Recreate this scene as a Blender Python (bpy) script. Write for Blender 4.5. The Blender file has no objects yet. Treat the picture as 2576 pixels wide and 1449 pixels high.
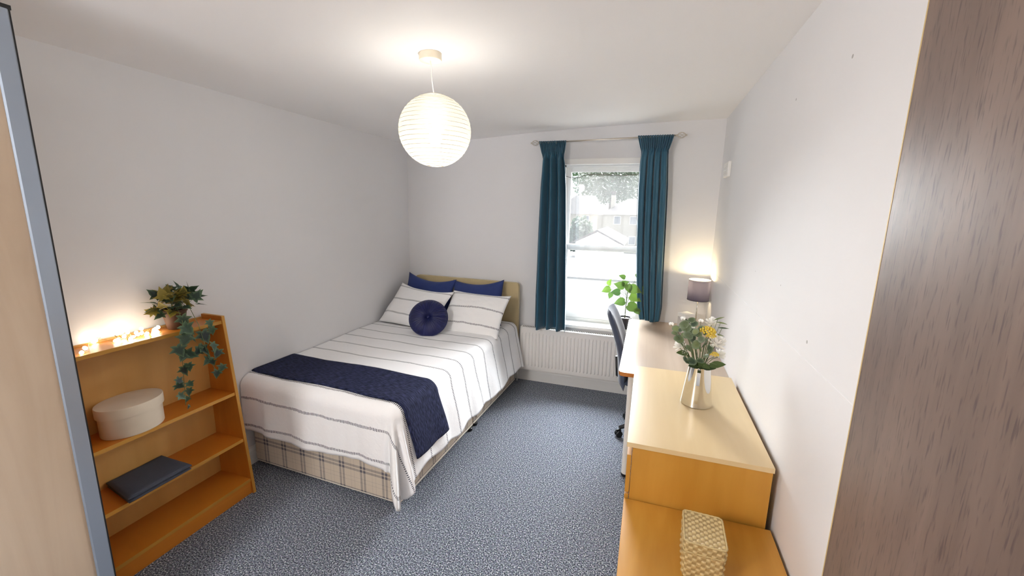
import bpy, bmesh, math, random
from mathutils import Vector, Matrix, noise
random.seed(7)
scene = bpy.context.scene
COL = scene.collection
PI = math.pi
R = math.radians

# ------------------------------------------------------------------ camera, world, sun, exposure
cam_d = bpy.data.cameras.new('camera')
cam_d.sensor_fit = 'HORIZONTAL'; cam_d.sensor_width = 36.0
cam_d.lens = 36.0 * 1037.43 / 2576.0
cam_d.clip_start = 0.02; cam_d.clip_end = 400
cam = bpy.data.objects.new('camera', cam_d); COL.objects.link(cam)
yaw, pit, rol = -0.31610445, -0.18730517, 0.01871627
fwd = Vector((math.sin(yaw) * math.cos(pit), math.cos(yaw) * math.cos(pit), math.sin(pit)))
rgt = Vector((math.cos(yaw), -math.sin(yaw), 0)); upv = rgt.cross(fwd)
r2 = rgt * math.cos(rol) + upv * math.sin(rol); u2 = -rgt * math.sin(rol) + upv * math.cos(rol)
mw = Matrix((r2, u2, -fwd)).transposed().to_4x4(); mw.translation = (0, 0, 1.70)
cam.matrix_world = mw
scene.camera = cam

world = bpy.data.worlds.new('sky'); scene.world = world; world.use_nodes = True
wn = world.node_tree.nodes['Background']
wn.inputs[0].default_value = (0.86, 0.93, 1.0, 1); wn.inputs[1].default_value = 0.9

sun_d = bpy.data.lights.new('sun', 'SUN'); sun_d.energy = 48.0; sun_d.angle = R(75); sun_d.color = (0.95, 0.98, 1.0)
sun = bpy.data.objects.new('sun', sun_d); COL.objects.link(sun)
sun.rotation_euler = Vector((0.0, -0.80, -0.50)).to_track_quat('-Z', 'Y').to_euler()

vs = scene.view_settings
scene.display_settings.display_device = 'sRGB'
vs.view_transform = 'Standard'; vs.look = 'None'; vs.gamma = 1.0; vs.use_curve_mapping = False
vs.exposure = 0.52
cy = scene.cycles
cy.max_bounces = 12; cy.diffuse_bounces = 6; cy.glossy_bounces = 4; cy.transmission_bounces = 8; cy.transparent_max_bounces = 16
cy.use_denoising = True; cy.caustics_reflective = False; cy.caustics_refractive = False
cy.sample_clamp_indirect = 6.0

PENDANT_W = 12.5
REAR_FILL_W = 82.0

# ------------------------------------------------------------------ materials
def srgb(r, g, b):
    f = lambda c: (c / 255 / 12.92) if c / 255 <= 0.04045 else ((c / 255 + 0.055) / 1.055) ** 2.4
    return (f(r), f(g), f(b), 1)

def newmat(name):
    m = bpy.data.materials.new(name); m.use_nodes = True
    nt = m.node_tree
    return m, nt, nt.nodes, nt.links, nt.nodes['Principled BSDF']

def plain(name, col, rough=0.6, metal=0.0, spec=0.5, sheen=0.0, bump=0.0, bscale=200.0, vary=0.0, vscale=8.0, coat=0.0):
    m, nt, N, L, b = newmat(name)
    b.inputs['Base Color'].default_value = col
    b.inputs['Roughness'].default_value = rough; b.inputs['Metallic'].default_value = metal
    b.inputs['Specular IOR Level'].default_value = spec
    if sheen: b.inputs['Sheen Weight'].default_value = sheen
    if coat: b.inputs['Coat Weight'].default_value = coat
    tc = N.new('ShaderNodeTexCoord')
    if vary:
        n = N.new('ShaderNodeTexNoise'); n.inputs['Scale'].default_value = vscale; n.inputs['Detail'].default_value = 4
        L.new(tc.outputs['Object'], n.inputs['Vector'])
        mx = N.new('ShaderNodeMix'); mx.data_type = 'RGBA'
        mx.inputs[6].default_value = tuple(c * (1 - vary) for c in col[:3]) + (1,)
        mx.inputs[7].default_value = tuple(min(1, c * (1 + vary)) for c in col[:3]) + (1,)
        L.new(n.outputs['Fac'], mx.inputs[0]); L.new(mx.outputs[2], b.inputs['Base Color'])
    if bump:
        n = N.new('ShaderNodeTexNoise'); n.inputs['Scale'].default_value = bscale; n.inputs['Detail'].default_value = 3
        L.new(tc.outputs['Object'], n.inputs['Vector'])
        bp = N.new('ShaderNodeBump'); bp.inputs['Strength'].default_value = bump; bp.inputs['Distance'].default_value = 0.002
        L.new(n.outputs['Fac'], bp.inputs['Height']); L.new(bp.outputs[0], b.inputs['Normal'])
    return m

def wood(name, c1, c2, scale=(22, 22, 1.6), rough=0.4, streak=0.35, pore=0.0, porecol=None, spec=0.5, warp=0.6):
    """grain runs along the axis with the small scale"""
    m, nt, N, L, b = newmat(name)
    tc = N.new('ShaderNodeTexCoord'); mp = N.new('ShaderNodeMapping'); mp.inputs['Scale'].default_value = scale
    L.new(tc.outputs['Object'], mp.inputs['Vector'])
    n1 = N.new('ShaderNodeTexNoise'); n1.inputs['Scale'].default_value = 1.0; n1.inputs['Detail'].default_value = 5; n1.inputs['Distortion'].default_value = warp
    L.new(mp.outputs[0], n1.inputs['Vector'])
    n2 = N.new('ShaderNodeTexNoise'); n2.inputs['Scale'].default_value = 0.22; n2.inputs['Detail'].default_value = 2; n2.inputs['Distortion'].default_value = 1.2
    L.new(mp.outputs[0], n2.inputs['Vector'])
    mixf = N.new('ShaderNodeMix'); mixf.data_type = 'FLOAT'; mixf.inputs[0].default_value = streak
    L.new(n2.outputs['Fac'], mixf.inputs[2]); L.new(n1.outputs['Fac'], mixf.inputs[3])
    rp = N.new('ShaderNodeValToRGB'); rp.color_ramp.elements[0].position = 0.35; rp.color_ramp.elements[1].position = 0.65
    rp.color_ramp.elements[0].color = c1; rp.color_ramp.elements[1].color = c2
    L.new(mixf.outputs[0], rp.inputs[0])
    out = rp.outputs[0]
    if pore:
        mp2 = N.new('ShaderNodeMapping'); mp2.inputs['Scale'].default_value = tuple(s * 7 for s in scale)
        L.new(tc.outputs['Object'], mp2.inputs['Vector'])
        n3 = N.new('ShaderNodeTexNoise'); n3.inputs['Scale'].default_value = 1.0; n3.inputs['Detail'].default_value = 2
        L.new(mp2.outputs[0], n3.inputs['Vector'])
        r3 = N.new('ShaderNodeValToRGB'); r3.color_ramp.elements[0].position = 0.56; r3.color_ramp.elements[1].position = 0.70
        r3.color_ramp.elements[0].color = (0, 0, 0, 1); r3.color_ramp.elements[1].color = (pore, pore, pore, 1)
        L.new(n3.outputs['Fac'], r3.inputs[0])
        mx = N.new('ShaderNodeMix'); mx.data_type = 'RGBA'; mx.inputs[7].default_value = porecol
        L.new(r3.outputs[0], mx.inputs[0]); L.new(out, mx.inputs[6]); out = mx.outputs[2]
    L.new(out, b.inputs['Base Color'])
    b.inputs['Roughness'].default_value = rough; b.inputs['Specular IOR Level'].default_value = spec
    return m

def math_node(N, L, op, a, b=None, c=None):
    n = N.new('ShaderNodeMath'); n.operation = op
    for i, v in enumerate((a, b, c)):
        if v is None: continue
        if isinstance(v, (int, float)): n.inputs[i].default_value = v
        else: L.new(v, n.inputs[i])
    return n.outputs[0]

def stitched(name, base, stitch, spacing, phase=0.0):
    """white cotton with rows of dark running stitches; uv in metres, rows at constant v"""
    m, nt, N, L, b = newmat(name)
    uv = N.new('ShaderNodeUVMap'); sp = N.new('ShaderNodeSeparateXYZ'); L.new(uv.outputs[0], sp.inputs[0])
    nz = N.new('ShaderNodeTexNoise'); nz.inputs['Scale'].default_value = 7; nz.inputs['Detail'].default_value = 2
    L.new(uv.outputs[0], nz.inputs['Vector'])
    wob = math_node(N, L, 'MULTIPLY_ADD', nz.outputs['Fac'], 0.02, phase - 0.01)
    v = math_node(N, L, 'ADD', sp.outputs[1], wob)
    fr = math_node(N, L, 'FRACT', math_node(N, L, 'DIVIDE', v, spacing))
    dist = math_node(N, L, 'MULTIPLY', math_node(N, L, 'ABSOLUTE', math_node(N, L, 'SUBTRACT', fr, 0.5)), spacing)
    n2 = N.new('ShaderNodeTexNoise'); n2.inputs['Scale'].default_value = 60; L.new(uv.outputs[0], n2.inputs['Vector'])
    half = math_node(N, L, 'MULTIPLY_ADD', n2.outputs['Fac'], 0.011, 0.0022)
    inrow = math_node(N, L, 'LESS_THAN', dist, half)
    tick = math_node(N, L, 'LESS_THAN', math_node(N, L, 'FRACT', math_node(N, L, 'DIVIDE', math_node(N, L, 'MULTIPLY_ADD', nz.outputs['Fac'], 0.01, sp.outputs[0]), 0.0105)), 0.5)
    fac = math_node(N, L, 'MULTIPLY', math_node(N, L, 'MULTIPLY', inrow, tick), 0.92)
    mx = N.new('ShaderNodeMix'); mx.data_type = 'RGBA'; mx.inputs[6].default_value = base; mx.inputs[7].default_value = stitch
    L.new(fac, mx.inputs[0]); L.new(mx.outputs[2], b.inputs['Base Color'])
    b.inputs['Roughness'].default_value = 0.85; b.inputs['Specular IOR Level'].default_value = 0.2
    n3 = N.new('ShaderNodeTexNoise'); n3.inputs['Scale'].default_value = 26; n3.inputs['Detail'].default_value = 4; n3.inputs['Distortion'].default_value = 0.8
    L.new(uv.outputs[0], n3.inputs['Vector'])
    bp = N.new('ShaderNodeBump'); bp.inputs['Strength'].default_value = 0.35; bp.inputs['Distance'].default_value = 0.006
    L.new(n3.outputs['Fac'], bp.inputs['Height']); L.new(bp.outputs[0], b.inputs['Normal'])
    return m

def plaid(name):
    m, nt, N, L, b = newmat(name)
    uv = N.new('ShaderNodeUVMap'); sp = N.new('ShaderNodeSeparateXYZ'); L.new(uv.outputs[0], sp.inputs[0])
    def band(src, off, half, per=0.155):
        fr = math_node(N, L, 'FRACT', math_node(N, L, 'DIVIDE', math_node(N, L, 'ADD', src, off), per))
        d = math_node(N, L, 'MULTIPLY', math_node(N, L, 'ABSOLUTE', math_node(N, L, 'SUBTRACT', fr, 0.5)), per)
        return math_node(N, L, 'LESS_THAN', d, half)
    tot = None
    for ax, o in ((sp.outputs[0], 0.0), (sp.outputs[1], 0.035)):
        for off, half, w in ((0.0, 0.0075, 0.42), (0.024, 0.0075, 0.42), (0.075, 0.0016, 0.16), (0.10, 0.0016, 0.16)):
            t = math_node(N, L, 'MULTIPLY', band(ax, off + o, half), w)
            tot = t if tot is None else math_node(N, L, 'ADD', tot, t)
    tot = math_node(N, L, 'MINIMUM', tot, 0.95)
    nz = N.new('ShaderNodeTexNoise'); nz.inputs['Scale'].default_value = 300; L.new(uv.outputs[0], nz.inputs['Vector'])
    mx = N.new('ShaderNodeMix'); mx.data_type = 'RGBA'; mx.inputs[6].default_value = srgb(214, 200, 182); mx.inputs[7].default_value = srgb(52, 58, 84)
    L.new(tot, mx.inputs[0])
    mx2 = N.new('ShaderNodeMix'); mx2.data_type = 'RGBA'; mx2.blend_type = 'MULTIPLY'; mx2.inputs[0].default_value = 0.25
    L.new(mx.outputs[2], mx2.inputs[6]); L.new(nz.outputs['Fac'], mx2.inputs[7]); L.new(mx2.outputs[2], b.inputs['Base Color'])
    b.inputs['Roughness'].default_value = 0.9; b.inputs['Specular IOR Level'].default_value = 0.15
    return m

def carpet_mat():
    m, nt, N, L, b = newmat('carpet')
    tc = N.new('ShaderNodeTexCoord')
    def nz(sc, det=2):
        n = N.new('ShaderNodeTexNoise'); n.inputs['Scale'].default_value = sc; n.inputs['Detail'].default_value = det
        L.new(tc.outputs['Object'], n.inputs['Vector']); return n
    a = nz(150, 2.5); rp = N.new('ShaderNodeValToRGB'); e = rp.color_ramp.elements
    e[0].position = 0.36; e[0].color = srgb(30, 35, 46); e[1].position = 0.66; e[1].color = srgb(198, 202, 208)
    e.new(0.46).color = srgb(84, 91, 104); e.new(0.57).color = srgb(126, 133, 145)
    L.new(a.outputs['Fac'], rp.inputs[0])
    c = nz(130, 1); hs = N.new('ShaderNodeMix'); hs.data_type = 'RGBA'; hs.blend_type = 'OVERLAY'; hs.inputs[0].default_value = 0.22
    L.new(rp.outputs[0], hs.inputs[6]); L.new(c.outputs['Color'], hs.inputs[7]); L.new(hs.outputs[2], b.inputs['Base Color'])
    b.inputs['Roughness'].default_value = 1.0; b.inputs['Specular IOR Level'].default_value = 0.05; b.inputs['Sheen Weight'].default_value = 0.15
    bp = N.new('ShaderNodeBump'); bp.inputs['Strength'].default_value = 0.6; bp.inputs['Distance'].default_value = 0.005
    L.new(a.outputs['Fac'], bp.inputs['Height']); L.new(bp.outputs[0], b.inputs['Normal'])
    return m

def emit(name, col, strength):
    m, nt, N, L, b = newmat(name); N.remove(b)
    e = N.new('ShaderNodeEmission'); e.inputs[0].default_value = col; e.inputs[1].default_value = strength
    L.new(e.outputs[0], N['Material Output'].inputs[0]); return m

def sheer(name, col, transp, transl=1.0):
    """transp passes straight through; the rest is split between translucent and diffuse"""
    m, nt, N, L, b = newmat(name); N.remove(b)
    t = N.new('ShaderNodeBsdfTransparent'); tl = N.new('ShaderNodeBsdfTranslucent'); df = N.new('ShaderNodeBsdfDiffuse')
    tl.inputs[0].default_value = col; df.inputs[0].default_value = col
    m1 = N.new('ShaderNodeMixShader'); m1.inputs[0].default_value = transl
    L.new(df.outputs[0], m1.inputs[1]); L.new(tl.outputs[0], m1.inputs[2])
    m2 = N.new('ShaderNodeMixShader'); m2.inputs[0].default_value = transp
    L.new(m1.outputs[0], m2.inputs[1]); L.new(t.outputs[0], m2.inputs[2]); L.new(m2.outputs[0], N['Material Output'].inputs[0])
    return m

def glass_mat():
    m, nt, N, L, b = newmat('window_glass'); N.remove(b)
    t = N.new('ShaderNodeBsdfTransparent'); g = N.new('ShaderNodeBsdfGlossy'); g.inputs['Roughness'].default_value = 0.02
    mx = N.new('ShaderNodeMixShader'); mx.inputs[0].default_value = 0.05
    L.new(t.outputs[0], mx.inputs[1]); L.new(g.outputs[0], mx.inputs[2]); L.new(mx.outputs[0], N['Material Output'].inputs[0])
    return m

def leaf_mat(name, ca, cb, edge=None, transl=0.25):
    m, nt, N, L, b = newmat(name)
    oi = N.new('ShaderNodeObjectInfo'); mx = N.new('ShaderNodeMix'); mx.data_type = 'RGBA'
    mx.inputs[6].default_value = ca; mx.inputs[7].default_value = cb; L.new(oi.outputs['Random'], mx.inputs[0])
    out = mx.outputs[2]
    if edge:
        uv = N.new('ShaderNodeUVMap'); sp = N.new('ShaderNodeSeparateXYZ'); L.new(uv.outputs[0], sp.inputs[0])
        nz = N.new('ShaderNodeTexNoise'); nz.inputs['Scale'].default_value = 6; L.new(uv.outputs[0], nz.inputs['Vector'])
        f = math_node(N, L, 'ADD', sp.outputs[0], math_node(N, L, 'MULTIPLY_ADD', nz.outputs['Fac'], 0.5, -0.25))
        mr = N.new('ShaderNodeMapRange'); mr.inputs[1].default_value = 0.55; mr.inputs[2].default_value = 0.95; L.new(f, mr.inputs[0])
        m3 = N.new('ShaderNodeMix'); m3.data_type = 'RGBA'; L.new(mr.outputs[0], m3.inputs[0]); L.new(out, m3.inputs[6]); m3.inputs[7].default_value = edge
        out = m3.outputs[2]
    L.new(out, b.inputs['Base Color']); b.inputs['Roughness'].default_value = 0.5
    if transl:
        tl = N.new('ShaderNodeBsdfTranslucent'); L.new(out, tl.inputs[0]); ms = N.new('ShaderNodeMixShader'); ms.inputs[0].default_value = transl
        L.new(b.outputs[0], ms.inputs[1]); L.new(tl.outputs[0], ms.inputs[2]); L.new(ms.outputs[0], N['Material Output'].inputs[0])
    return m

def wall_mat(name, col, marks=()):
    m, nt, N, L, b = newmat(name)
    tc = N.new('ShaderNodeTexCoord')
    n = N.new('ShaderNodeTexNoise'); n.inputs['Scale'].default_value = 1.6; n.inputs['Detail'].default_value = 5; L.new(tc.outputs['Object'], n.inputs['Vector'])
    mx = N.new('ShaderNodeMix'); mx.data_type = 'RGBA'; mx.inputs[6].default_value = tuple(c * 0.965 for c in col[:3]) + (1,); mx.inputs[7].default_value = tuple(min(1, c * 1.03) for c in col[:3]) + (1,)
    L.new(n.outputs['Fac'], mx.inputs[0]); out = mx.outputs[2]
    for (p, r) in marks:
        vm = N.new('ShaderNodeVectorMath'); vm.operation = 'DISTANCE'; L.new(tc.outputs['Object'], vm.inputs[0]); vm.inputs[1].default_value = p
        f = math_node(N, L, 'MULTIPLY', math_node(N, L, 'LESS_THAN', vm.outputs['Value'], r), 0.55)
        m3 = N.new('ShaderNodeMix'); m3.data_type = 'RGBA'; L.new(f, m3.inputs[0]); L.new(out, m3.inputs[6]); m3.inputs[7].default_value = srgb(90, 82, 74); out = m3.outputs[2]
    L.new(out, b.inputs['Base Color']); b.inputs['Roughness'].default_value = 0.7; b.inputs['Specular IOR Level'].default_value = 0.3
    n2 = N.new('ShaderNodeTexNoise'); n2.inputs['Scale'].default_value = 14; n2.inputs['Detail'].default_value = 6; L.new(tc.outputs['Object'], n2.inputs['Vector'])
    bp = N.new('ShaderNodeBump'); bp.inputs['Strength'].default_value = 0.12; bp.inputs['Distance'].default_value = 0.004
    L.new(n2.outputs['Fac'], bp.inputs['Height']); L.new(bp.outputs[0], b.inputs['Normal'])
    return m

M = {}
M['wall'] = wall_mat('wall_paint', srgb(229, 229, 231))
M['wall_r'] = wall_mat('wall_paint_marked', srgb(229, 229, 231), [((0.521, 1.54, 2.155), .006), ((0.521, 2.038, 2.157), .005), ((0.521, 1.544, 1.29), .006), ((0.521, 2.33, 1.42), .003), ((0.521, 1.9, 1.42), .003)])
M['ceil'] = wall_mat('ceiling_paint', srgb(250, 249, 249))
M['white'] = plain('white_gloss_paint', srgb(240, 239, 236), 0.35, vary=0.02)
M['rad'] = plain('radiator_enamel', srgb(240, 237, 232), 0.4)
M['carpet'] = carpet_mat()
M['beech'] = wood('beech_laminate', srgb(170, 118, 40), srgb(194, 144, 62), (20, 3.0, 3.0), 0.38)
M['beech_v'] = wood('beech_laminate_upright', srgb(170, 118, 40), srgb(194, 144, 62), (14, 14, 1.4), 0.4)
M['beech_glare'] = wood('beech_laminate_glare', srgb(204, 178, 134), srgb(216, 194, 152), (16, 1.2, 16), 0.3)  # chest laminate in a paler copy, window glare put into the colour
M['desk'] = wood('desk_laminate_glare', srgb(168, 150, 132), srgb(186, 170, 154), (24, 1.0, 24), 0.28)  # desk top paler and greyer, with the window glare held in its colour
M['edge'] = plain('orange_edge_band', srgb(176, 112, 48), 0.4)
M['pine'] = wood('honey_pine', srgb(176, 100, 26), srgb(206, 132, 46), (2.2, 1.5, 18), 0.38)
M['pine_v'] = wood('honey_pine_upright', srgb(170, 96, 26), srgb(200, 126, 44), (18, 18, 1.6), 0.4)
M['backp'] = wood('bookcase_back_board', srgb(186, 138, 72), srgb(204, 158, 92), (12, 12, 1.2), 0.5)
M['wardrobe'] = wood('pale_ash_panel', srgb(164, 142, 120), srgb(206, 190, 170), (9, 9, 0.7), 0.45, warp=1.4, streak=.25)
M['alu'] = plain('blue_grey_aluminium', srgb(150, 160, 174), 0.35, 0.55)
M['black'] = plain('black_plastic', srgb(18, 18, 20), 0.4)
M['door'] = wood('brown_veneer', srgb(92, 76, 68), srgb(114, 96, 86), (34, 34, 3.2), 0.42, pore=0.6, porecol=srgb(52, 38, 40), spec=0.5)
M['lip'] = plain('pale_lipping', srgb(196, 170, 120), 0.5)
M['headboard'] = plain('tan_suede', srgb(190, 172, 132), 0.95, sheen=0.2, vary=0.08, vscale=9)
M['plaid'] = plaid('plaid_divan_cloth')
M['cream'] = plain('cream_cloth', srgb(214, 206, 194), 0.9, bump=0.2, bscale=600)
M['duvet'] = stitched('stitched_white_cotton', srgb(246, 246, 247), srgb(34, 38, 58), 0.18, 0.092)
M['pcase'] = stitched('stitched_pillow_cotton', srgb(246, 246, 246), srgb(34, 38, 58), 0.16, 0.05)
M['navy'] = plain('navy_cotton', srgb(26, 46, 104), 0.8, sheen=0.1, bump=0.2, bscale=40, vary=0.1)
M['navy_dk'] = plain('dark_navy_lining', srgb(30, 34, 58), 0.85)
M['velvet'] = plain('navy_velvet', srgb(8, 16, 72), 0.42, sheen=0.0, vary=0.2, vscale=18)
M['grey_cloth'] = plain('charcoal_felt', srgb(62, 66, 78), 0.95, bump=0.4, bscale=500, vary=0.1, vscale=60)
M['chrome'] = plain('polished_steel', (0.72, 0.71, 0.69, 1), 0.07, 1.0)
M['steel'] = plain('brushed_nickel', (0.62, 0.57, 0.5, 1), 0.3, 1.0)
M['birch'] = wood('bare_birch_ply', srgb(206, 192, 172), srgb(220, 207, 188), (6, 6, 14), 0.7, spec=0.2)
M['pot'] = plain('brown_pot', srgb(76, 46, 26), 0.7, vary=0.1)
M['darkpot'] = plain('dark_plastic_pot', srgb(44, 40, 42), 0.5)
M['soil'] = plain('soil', srgb(46, 34, 26), 1.0, bump=0.6, bscale=90)
M['chair'] = plain('blue_grey_chair_fabric', srgb(44, 54, 78), 0.8, sheen=0.25, bump=0.2, bscale=500)
M['paper'] = plain('white_card', srgb(236, 232, 226), 0.7)
M['glass'] = glass_mat()
M['net'] = sheer('white_net', (0.92, 0.93, 0.94, 1), 0.964, 0.9)
M['ivy'] = leaf_mat('ivy_leaf', srgb(16, 36, 36), srgb(58, 84, 62), srgb(82, 108, 76), 0.12)
M['ivy_y'] = leaf_mat('ivy_leaf_olive', srgb(84, 82, 36), srgb(136, 122, 48), srgb(150, 134, 58), 0.15)
M['euc'] = leaf_mat('eucalyptus_leaf', srgb(52, 72, 58), srgb(128, 140, 92), srgb(118, 132, 106), 0.15)
M['green'] = leaf_mat('dark_green_leaf', srgb(44, 62, 34), srgb(74, 92, 48), None, 0.15)
M['lime'] = leaf_mat('plant_leaf', srgb(54, 82, 42), srgb(112, 146, 58), None, 0.28)
M['petal'] = leaf_mat('white_petal', srgb(238, 236, 230), srgb(246, 244, 240), None, 0.3)
M['yellow'] = leaf_mat('yellow_blossom', srgb(232, 204, 70), srgb(246, 224, 110), None, 0.2)
M['stem'] = plain('green_stem', srgb(96, 110, 70), 0.6)
M['wire'] = plain('gold_wire', srgb(190, 160, 100), 0.4, 0.4)
M['bulb'] = emit('fairy_bulb_glow', (1.0, 0.92, 0.76, 1), 11.0)

def curtain_mat():
    m, nt, N, L, b = newmat('teal_curtain')
    b.inputs['Base Color'].default_value = srgb(30, 84, 108); b.inputs['Roughness'].default_value = 0.55; b.inputs['Sheen Weight'].default_value = 0.25
    tl = N.new('ShaderNodeBsdfTranslucent'); tl.inputs[0].default_value = srgb(50, 130, 160)
    ms = N.new('ShaderNodeMixShader'); ms.inputs[0].default_value = 0.12
    L.new(b.outputs[0], ms.inputs[1]); L.new(tl.outputs[0], ms.inputs[2]); L.new(ms.outputs[0], N['Material Output'].inputs[0])
    return m
M['curtain'] = curtain_mat()

def knit_mat():
    m, nt, N, L, b = newmat('navy_knit')
    uv = N.new('ShaderNodeUVMap'); mp = N.new('ShaderNodeMapping'); mp.inputs['Scale'].default_value = (28, 240, 1); L.new(uv.outputs[0], mp.inputs['Vector'])
    n = N.new('ShaderNodeTexNoise'); n.inputs['Scale'].default_value = 1.0; n.inputs['Detail'].default_value = 3; L.new(mp.outputs[0], n.inputs['Vector'])
    rp = N.new('ShaderNodeValToRGB'); e = rp.color_ramp.elements
    e[0].position = 0.38; e[0].color = srgb(14, 16, 32); e[1].position = 0.70; e[1].color = srgb(56, 62, 96); L.new(n.outputs['Fac'], rp.inputs[0])
    L.new(rp.outputs[0], b.inputs['Base Color']); b.inputs['Roughness'].default_value = 0.9; b.inputs['Specular IOR Level'].default_value = 0.15
    bp = N.new('ShaderNodeBump'); bp.inputs['Strength'].default_value = 0.7; bp.inputs['Distance'].default_value = 0.004
    L.new(n.outputs['Fac'], bp.inputs['Height']); L.new(bp.outputs[0], b.inputs['Normal'])
    return m
M['knit'] = knit_mat()

# ------------------------------------------------------------------ helpers
ORG = {}
def link(o, parent=None):
    COL.objects.link(o)
    if parent is not None: o.parent = parent
    return o
def tag(o, label=None, cat=None, group=None, kind=None):
    if label: o['label'] = label
    if cat: o['category'] = cat
    if group: o['group'] = group
    if kind: o['kind'] = kind
    return o
def thing(name, label, cat, loc=(0, 0, 0), rotz=0.0, group=None, kind=None):
    o = bpy.data.objects.new(name, None); o.empty_display_size = 0.05; link(o)
    o.location = loc; o.rotation_euler = (0, 0, rotz)
    ORG[o] = (Vector(loc), rotz)
    return tag(o, label, cat, group, kind)
def origin_of(p):
    while p is not None:
        if p in ORG: return ORG[p]
        p = p.parent
    return (Vector((0, 0, 0)), 0.0)
def mesh(name, verts, faces, mat, parent=None, smooth=False, uvs=None, world=True, loc=None):
    """world=True: verts are world coordinates and are moved into the thing's frame"""
    vs_ = [Vector(v) for v in verts]
    if parent is not None and world:
        o_, rz = origin_of(parent); q = Matrix.Rotation(-rz, 3, 'Z')
        vs_ = [q @ (v - o_) for v in vs_]
    me = bpy.data.meshes.new(name); me.from_pydata([tuple(v) for v in vs_], [], faces)
    if uvs:
        ul = me.uv_layers.new(name='UVMap')
        for lp in me.loops: ul.data[lp.index].uv = uvs[lp.vertex_index]
    if smooth: me.polygons.foreach_set('use_smooth', [True] * len(me.polygons))
    for mm in (mat if isinstance(mat, (list, tuple)) else [mat]): me.materials.append(mm)
    me.update()
    o = bpy.data.objects.new(name, me); link(o, parent)
    if loc: o.location = loc
    return o

class MB:
    """collects shapes into one mesh"""
    def __init__(s): s.v = []; s.f = []; s.uv = []
    def add(s, v, f, uv=None):
        n = len(s.v); s.v += [tuple(p) for p in v]; s.f += [[i + n for i in q] for q in f]
        s.uv += uv if uv else [(0, 0)] * len(v); return s
    def box(s, x0, x1, y0, y1, z0, z1, bev=0.0, xf=None):
        bm = bmesh.new(); bmesh.ops.create_cube(bm, size=1)
        for p in bm.verts: p.co = Vector((x0 + (p.co.x + .5) * (x1 - x0), y0 + (p.co.y + .5) * (y1 - y0), z0 + (p.co.z + .5) * (z1 - z0)))
        if bev: bmesh.ops.bevel(bm, geom=list(bm.edges), offset=bev, segments=2, affect='EDGES', profile=0.5)
        bm.verts.index_update(); v = [xf @ p.co if xf else p.co.copy() for p in bm.verts]; f = [[q.index for q in g.verts] for g in bm.faces]; bm.free()
        return s.add(v, f)
    def lathe(s, prof, c=(0, 0, 0), n=32, sx=1.0, sy=1.0, cap=True, xf=None, f_r=None):
        v = []; f = []
        for (r, z) in prof:
            for k in range(n):
                a = 2 * PI * k / n; rr = r * (f_r(a, z) if f_r else 1)
                p = Vector((rr * math.cos(a) * sx, rr * math.sin(a) * sy, z)); p = xf @ p if xf else p
                v.append(p + Vector(c))
        m_ = len(prof)
        for j in range(m_ - 1):
            for k in range(n): f.append([j * n + k, j * n + (k + 1) % n, (j + 1) * n + (k + 1) % n, (j + 1) * n + k])
        if cap: f.append(list(range(n))[::-1]); f.append([(m_ - 1) * n + k for k in range(n)])
        return s.add(v, f)
    def tube(s, pts, r, n=8, cap=True):
        pts = [Vector(p) for p in pts]; v = []; f = []; up = None
        rs = r if isinstance(r, (list, tuple)) else [r] * len(pts)
        for i, p in enumerate(pts):
            d = (pts[min(i + 1, len(pts) - 1)] - pts[max(i - 1, 0)]).normalized()
            if up is None: up = d.orthogonal().normalized()
            up = (up - d * up.dot(d)); up = up.normalized() if up.length > 1e-6 else d.orthogonal().normalized()
            b = d.cross(up)
            for k in range(n):
                a = 2 * PI * k / n; v.append(p + (up * math.cos(a) + b * math.sin(a)) * rs[i])
        for i in range(len(pts) - 1):
            for k in range(n): f.append([i * n + k, i * n + (k + 1) % n, (i + 1) * n + (k + 1) % n, (i + 1) * n + k])
        if cap: f.append(list(range(n))[::-1]); f.append([(len(pts) - 1) * n + k for k in range(n)])
        return s.add(v, f)
    def prism(s, poly, axis, a, b):
        """poly: 2-D points; extruded along axis from a to b"""
        def P(u, w, t): return {'x': (t, u, w), 'y': (u, t, w), 'z': (u, w, t)}[axis]
        n = len(poly); v = [P(u, w, a) for u, w in poly] + [P(u, w, b) for u, w in poly]
        f = [list(range(n)), [n + k for k in range(n)][::-1]] + [[k, n + k, n + (k + 1) % n, (k + 1) % n] for k in range(n)]
        return s.add(v, f)
    def grid(s, fn, nu, nv, uvfn=None, flip=False):
        v = []; f = []; uv = []
        for j in range(nv + 1):
            for i in range(nu + 1):
                a, b = i / nu, j / nv; v.append(fn(a, b)); uv.append(uvfn(a, b) if uvfn else (a, b))
        for j in range(nv):
            for i in range(nu):
                q = [j * (nu + 1) + i, j * (nu + 1) + i + 1, (j + 1) * (nu + 1) + i + 1, (j + 1) * (nu + 1) + i]
                f.append(q[::-1] if flip else q)
        return s.add(v, f, uv)
    def build(s, name, mat, parent=None, smooth=False, world=True, uv=False, loc=None):
        o = mesh(name, s.v, s.f, mat, parent, smooth, s.uv if uv else None, world, loc)
        if smooth == 'auto':
            o.data.set_sharp_from_angle(angle=R(40))
        bm = bmesh.new(); bm.from_mesh(o.data); bmesh.ops.recalc_face_normals(bm, faces=bm.faces); bm.to_mesh(o.data); bm.free()
        return o
def struct(o, label): return tag(o, label, kind='structure')
def bx(name, mat, parent, *a, bev=0.0): return MB().box(*a, bev=bev).build(name, mat, parent)
def smoothstep(a, b, x):
    t = max(0.0, min(1.0, (x - a) / (b - a))); return t * t * (3 - 2 * t)
def lerp(a, b, t): return a + (b - a) * t
def interp(tab, x):
    if x <= tab[0][0]: return tab[0][1]
    for (a, p), (b, q) in zip(tab, tab[1:]):
        if x <= b: return lerp(p, q, (x - a) / (b - a))
    return tab[-1][1]
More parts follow.
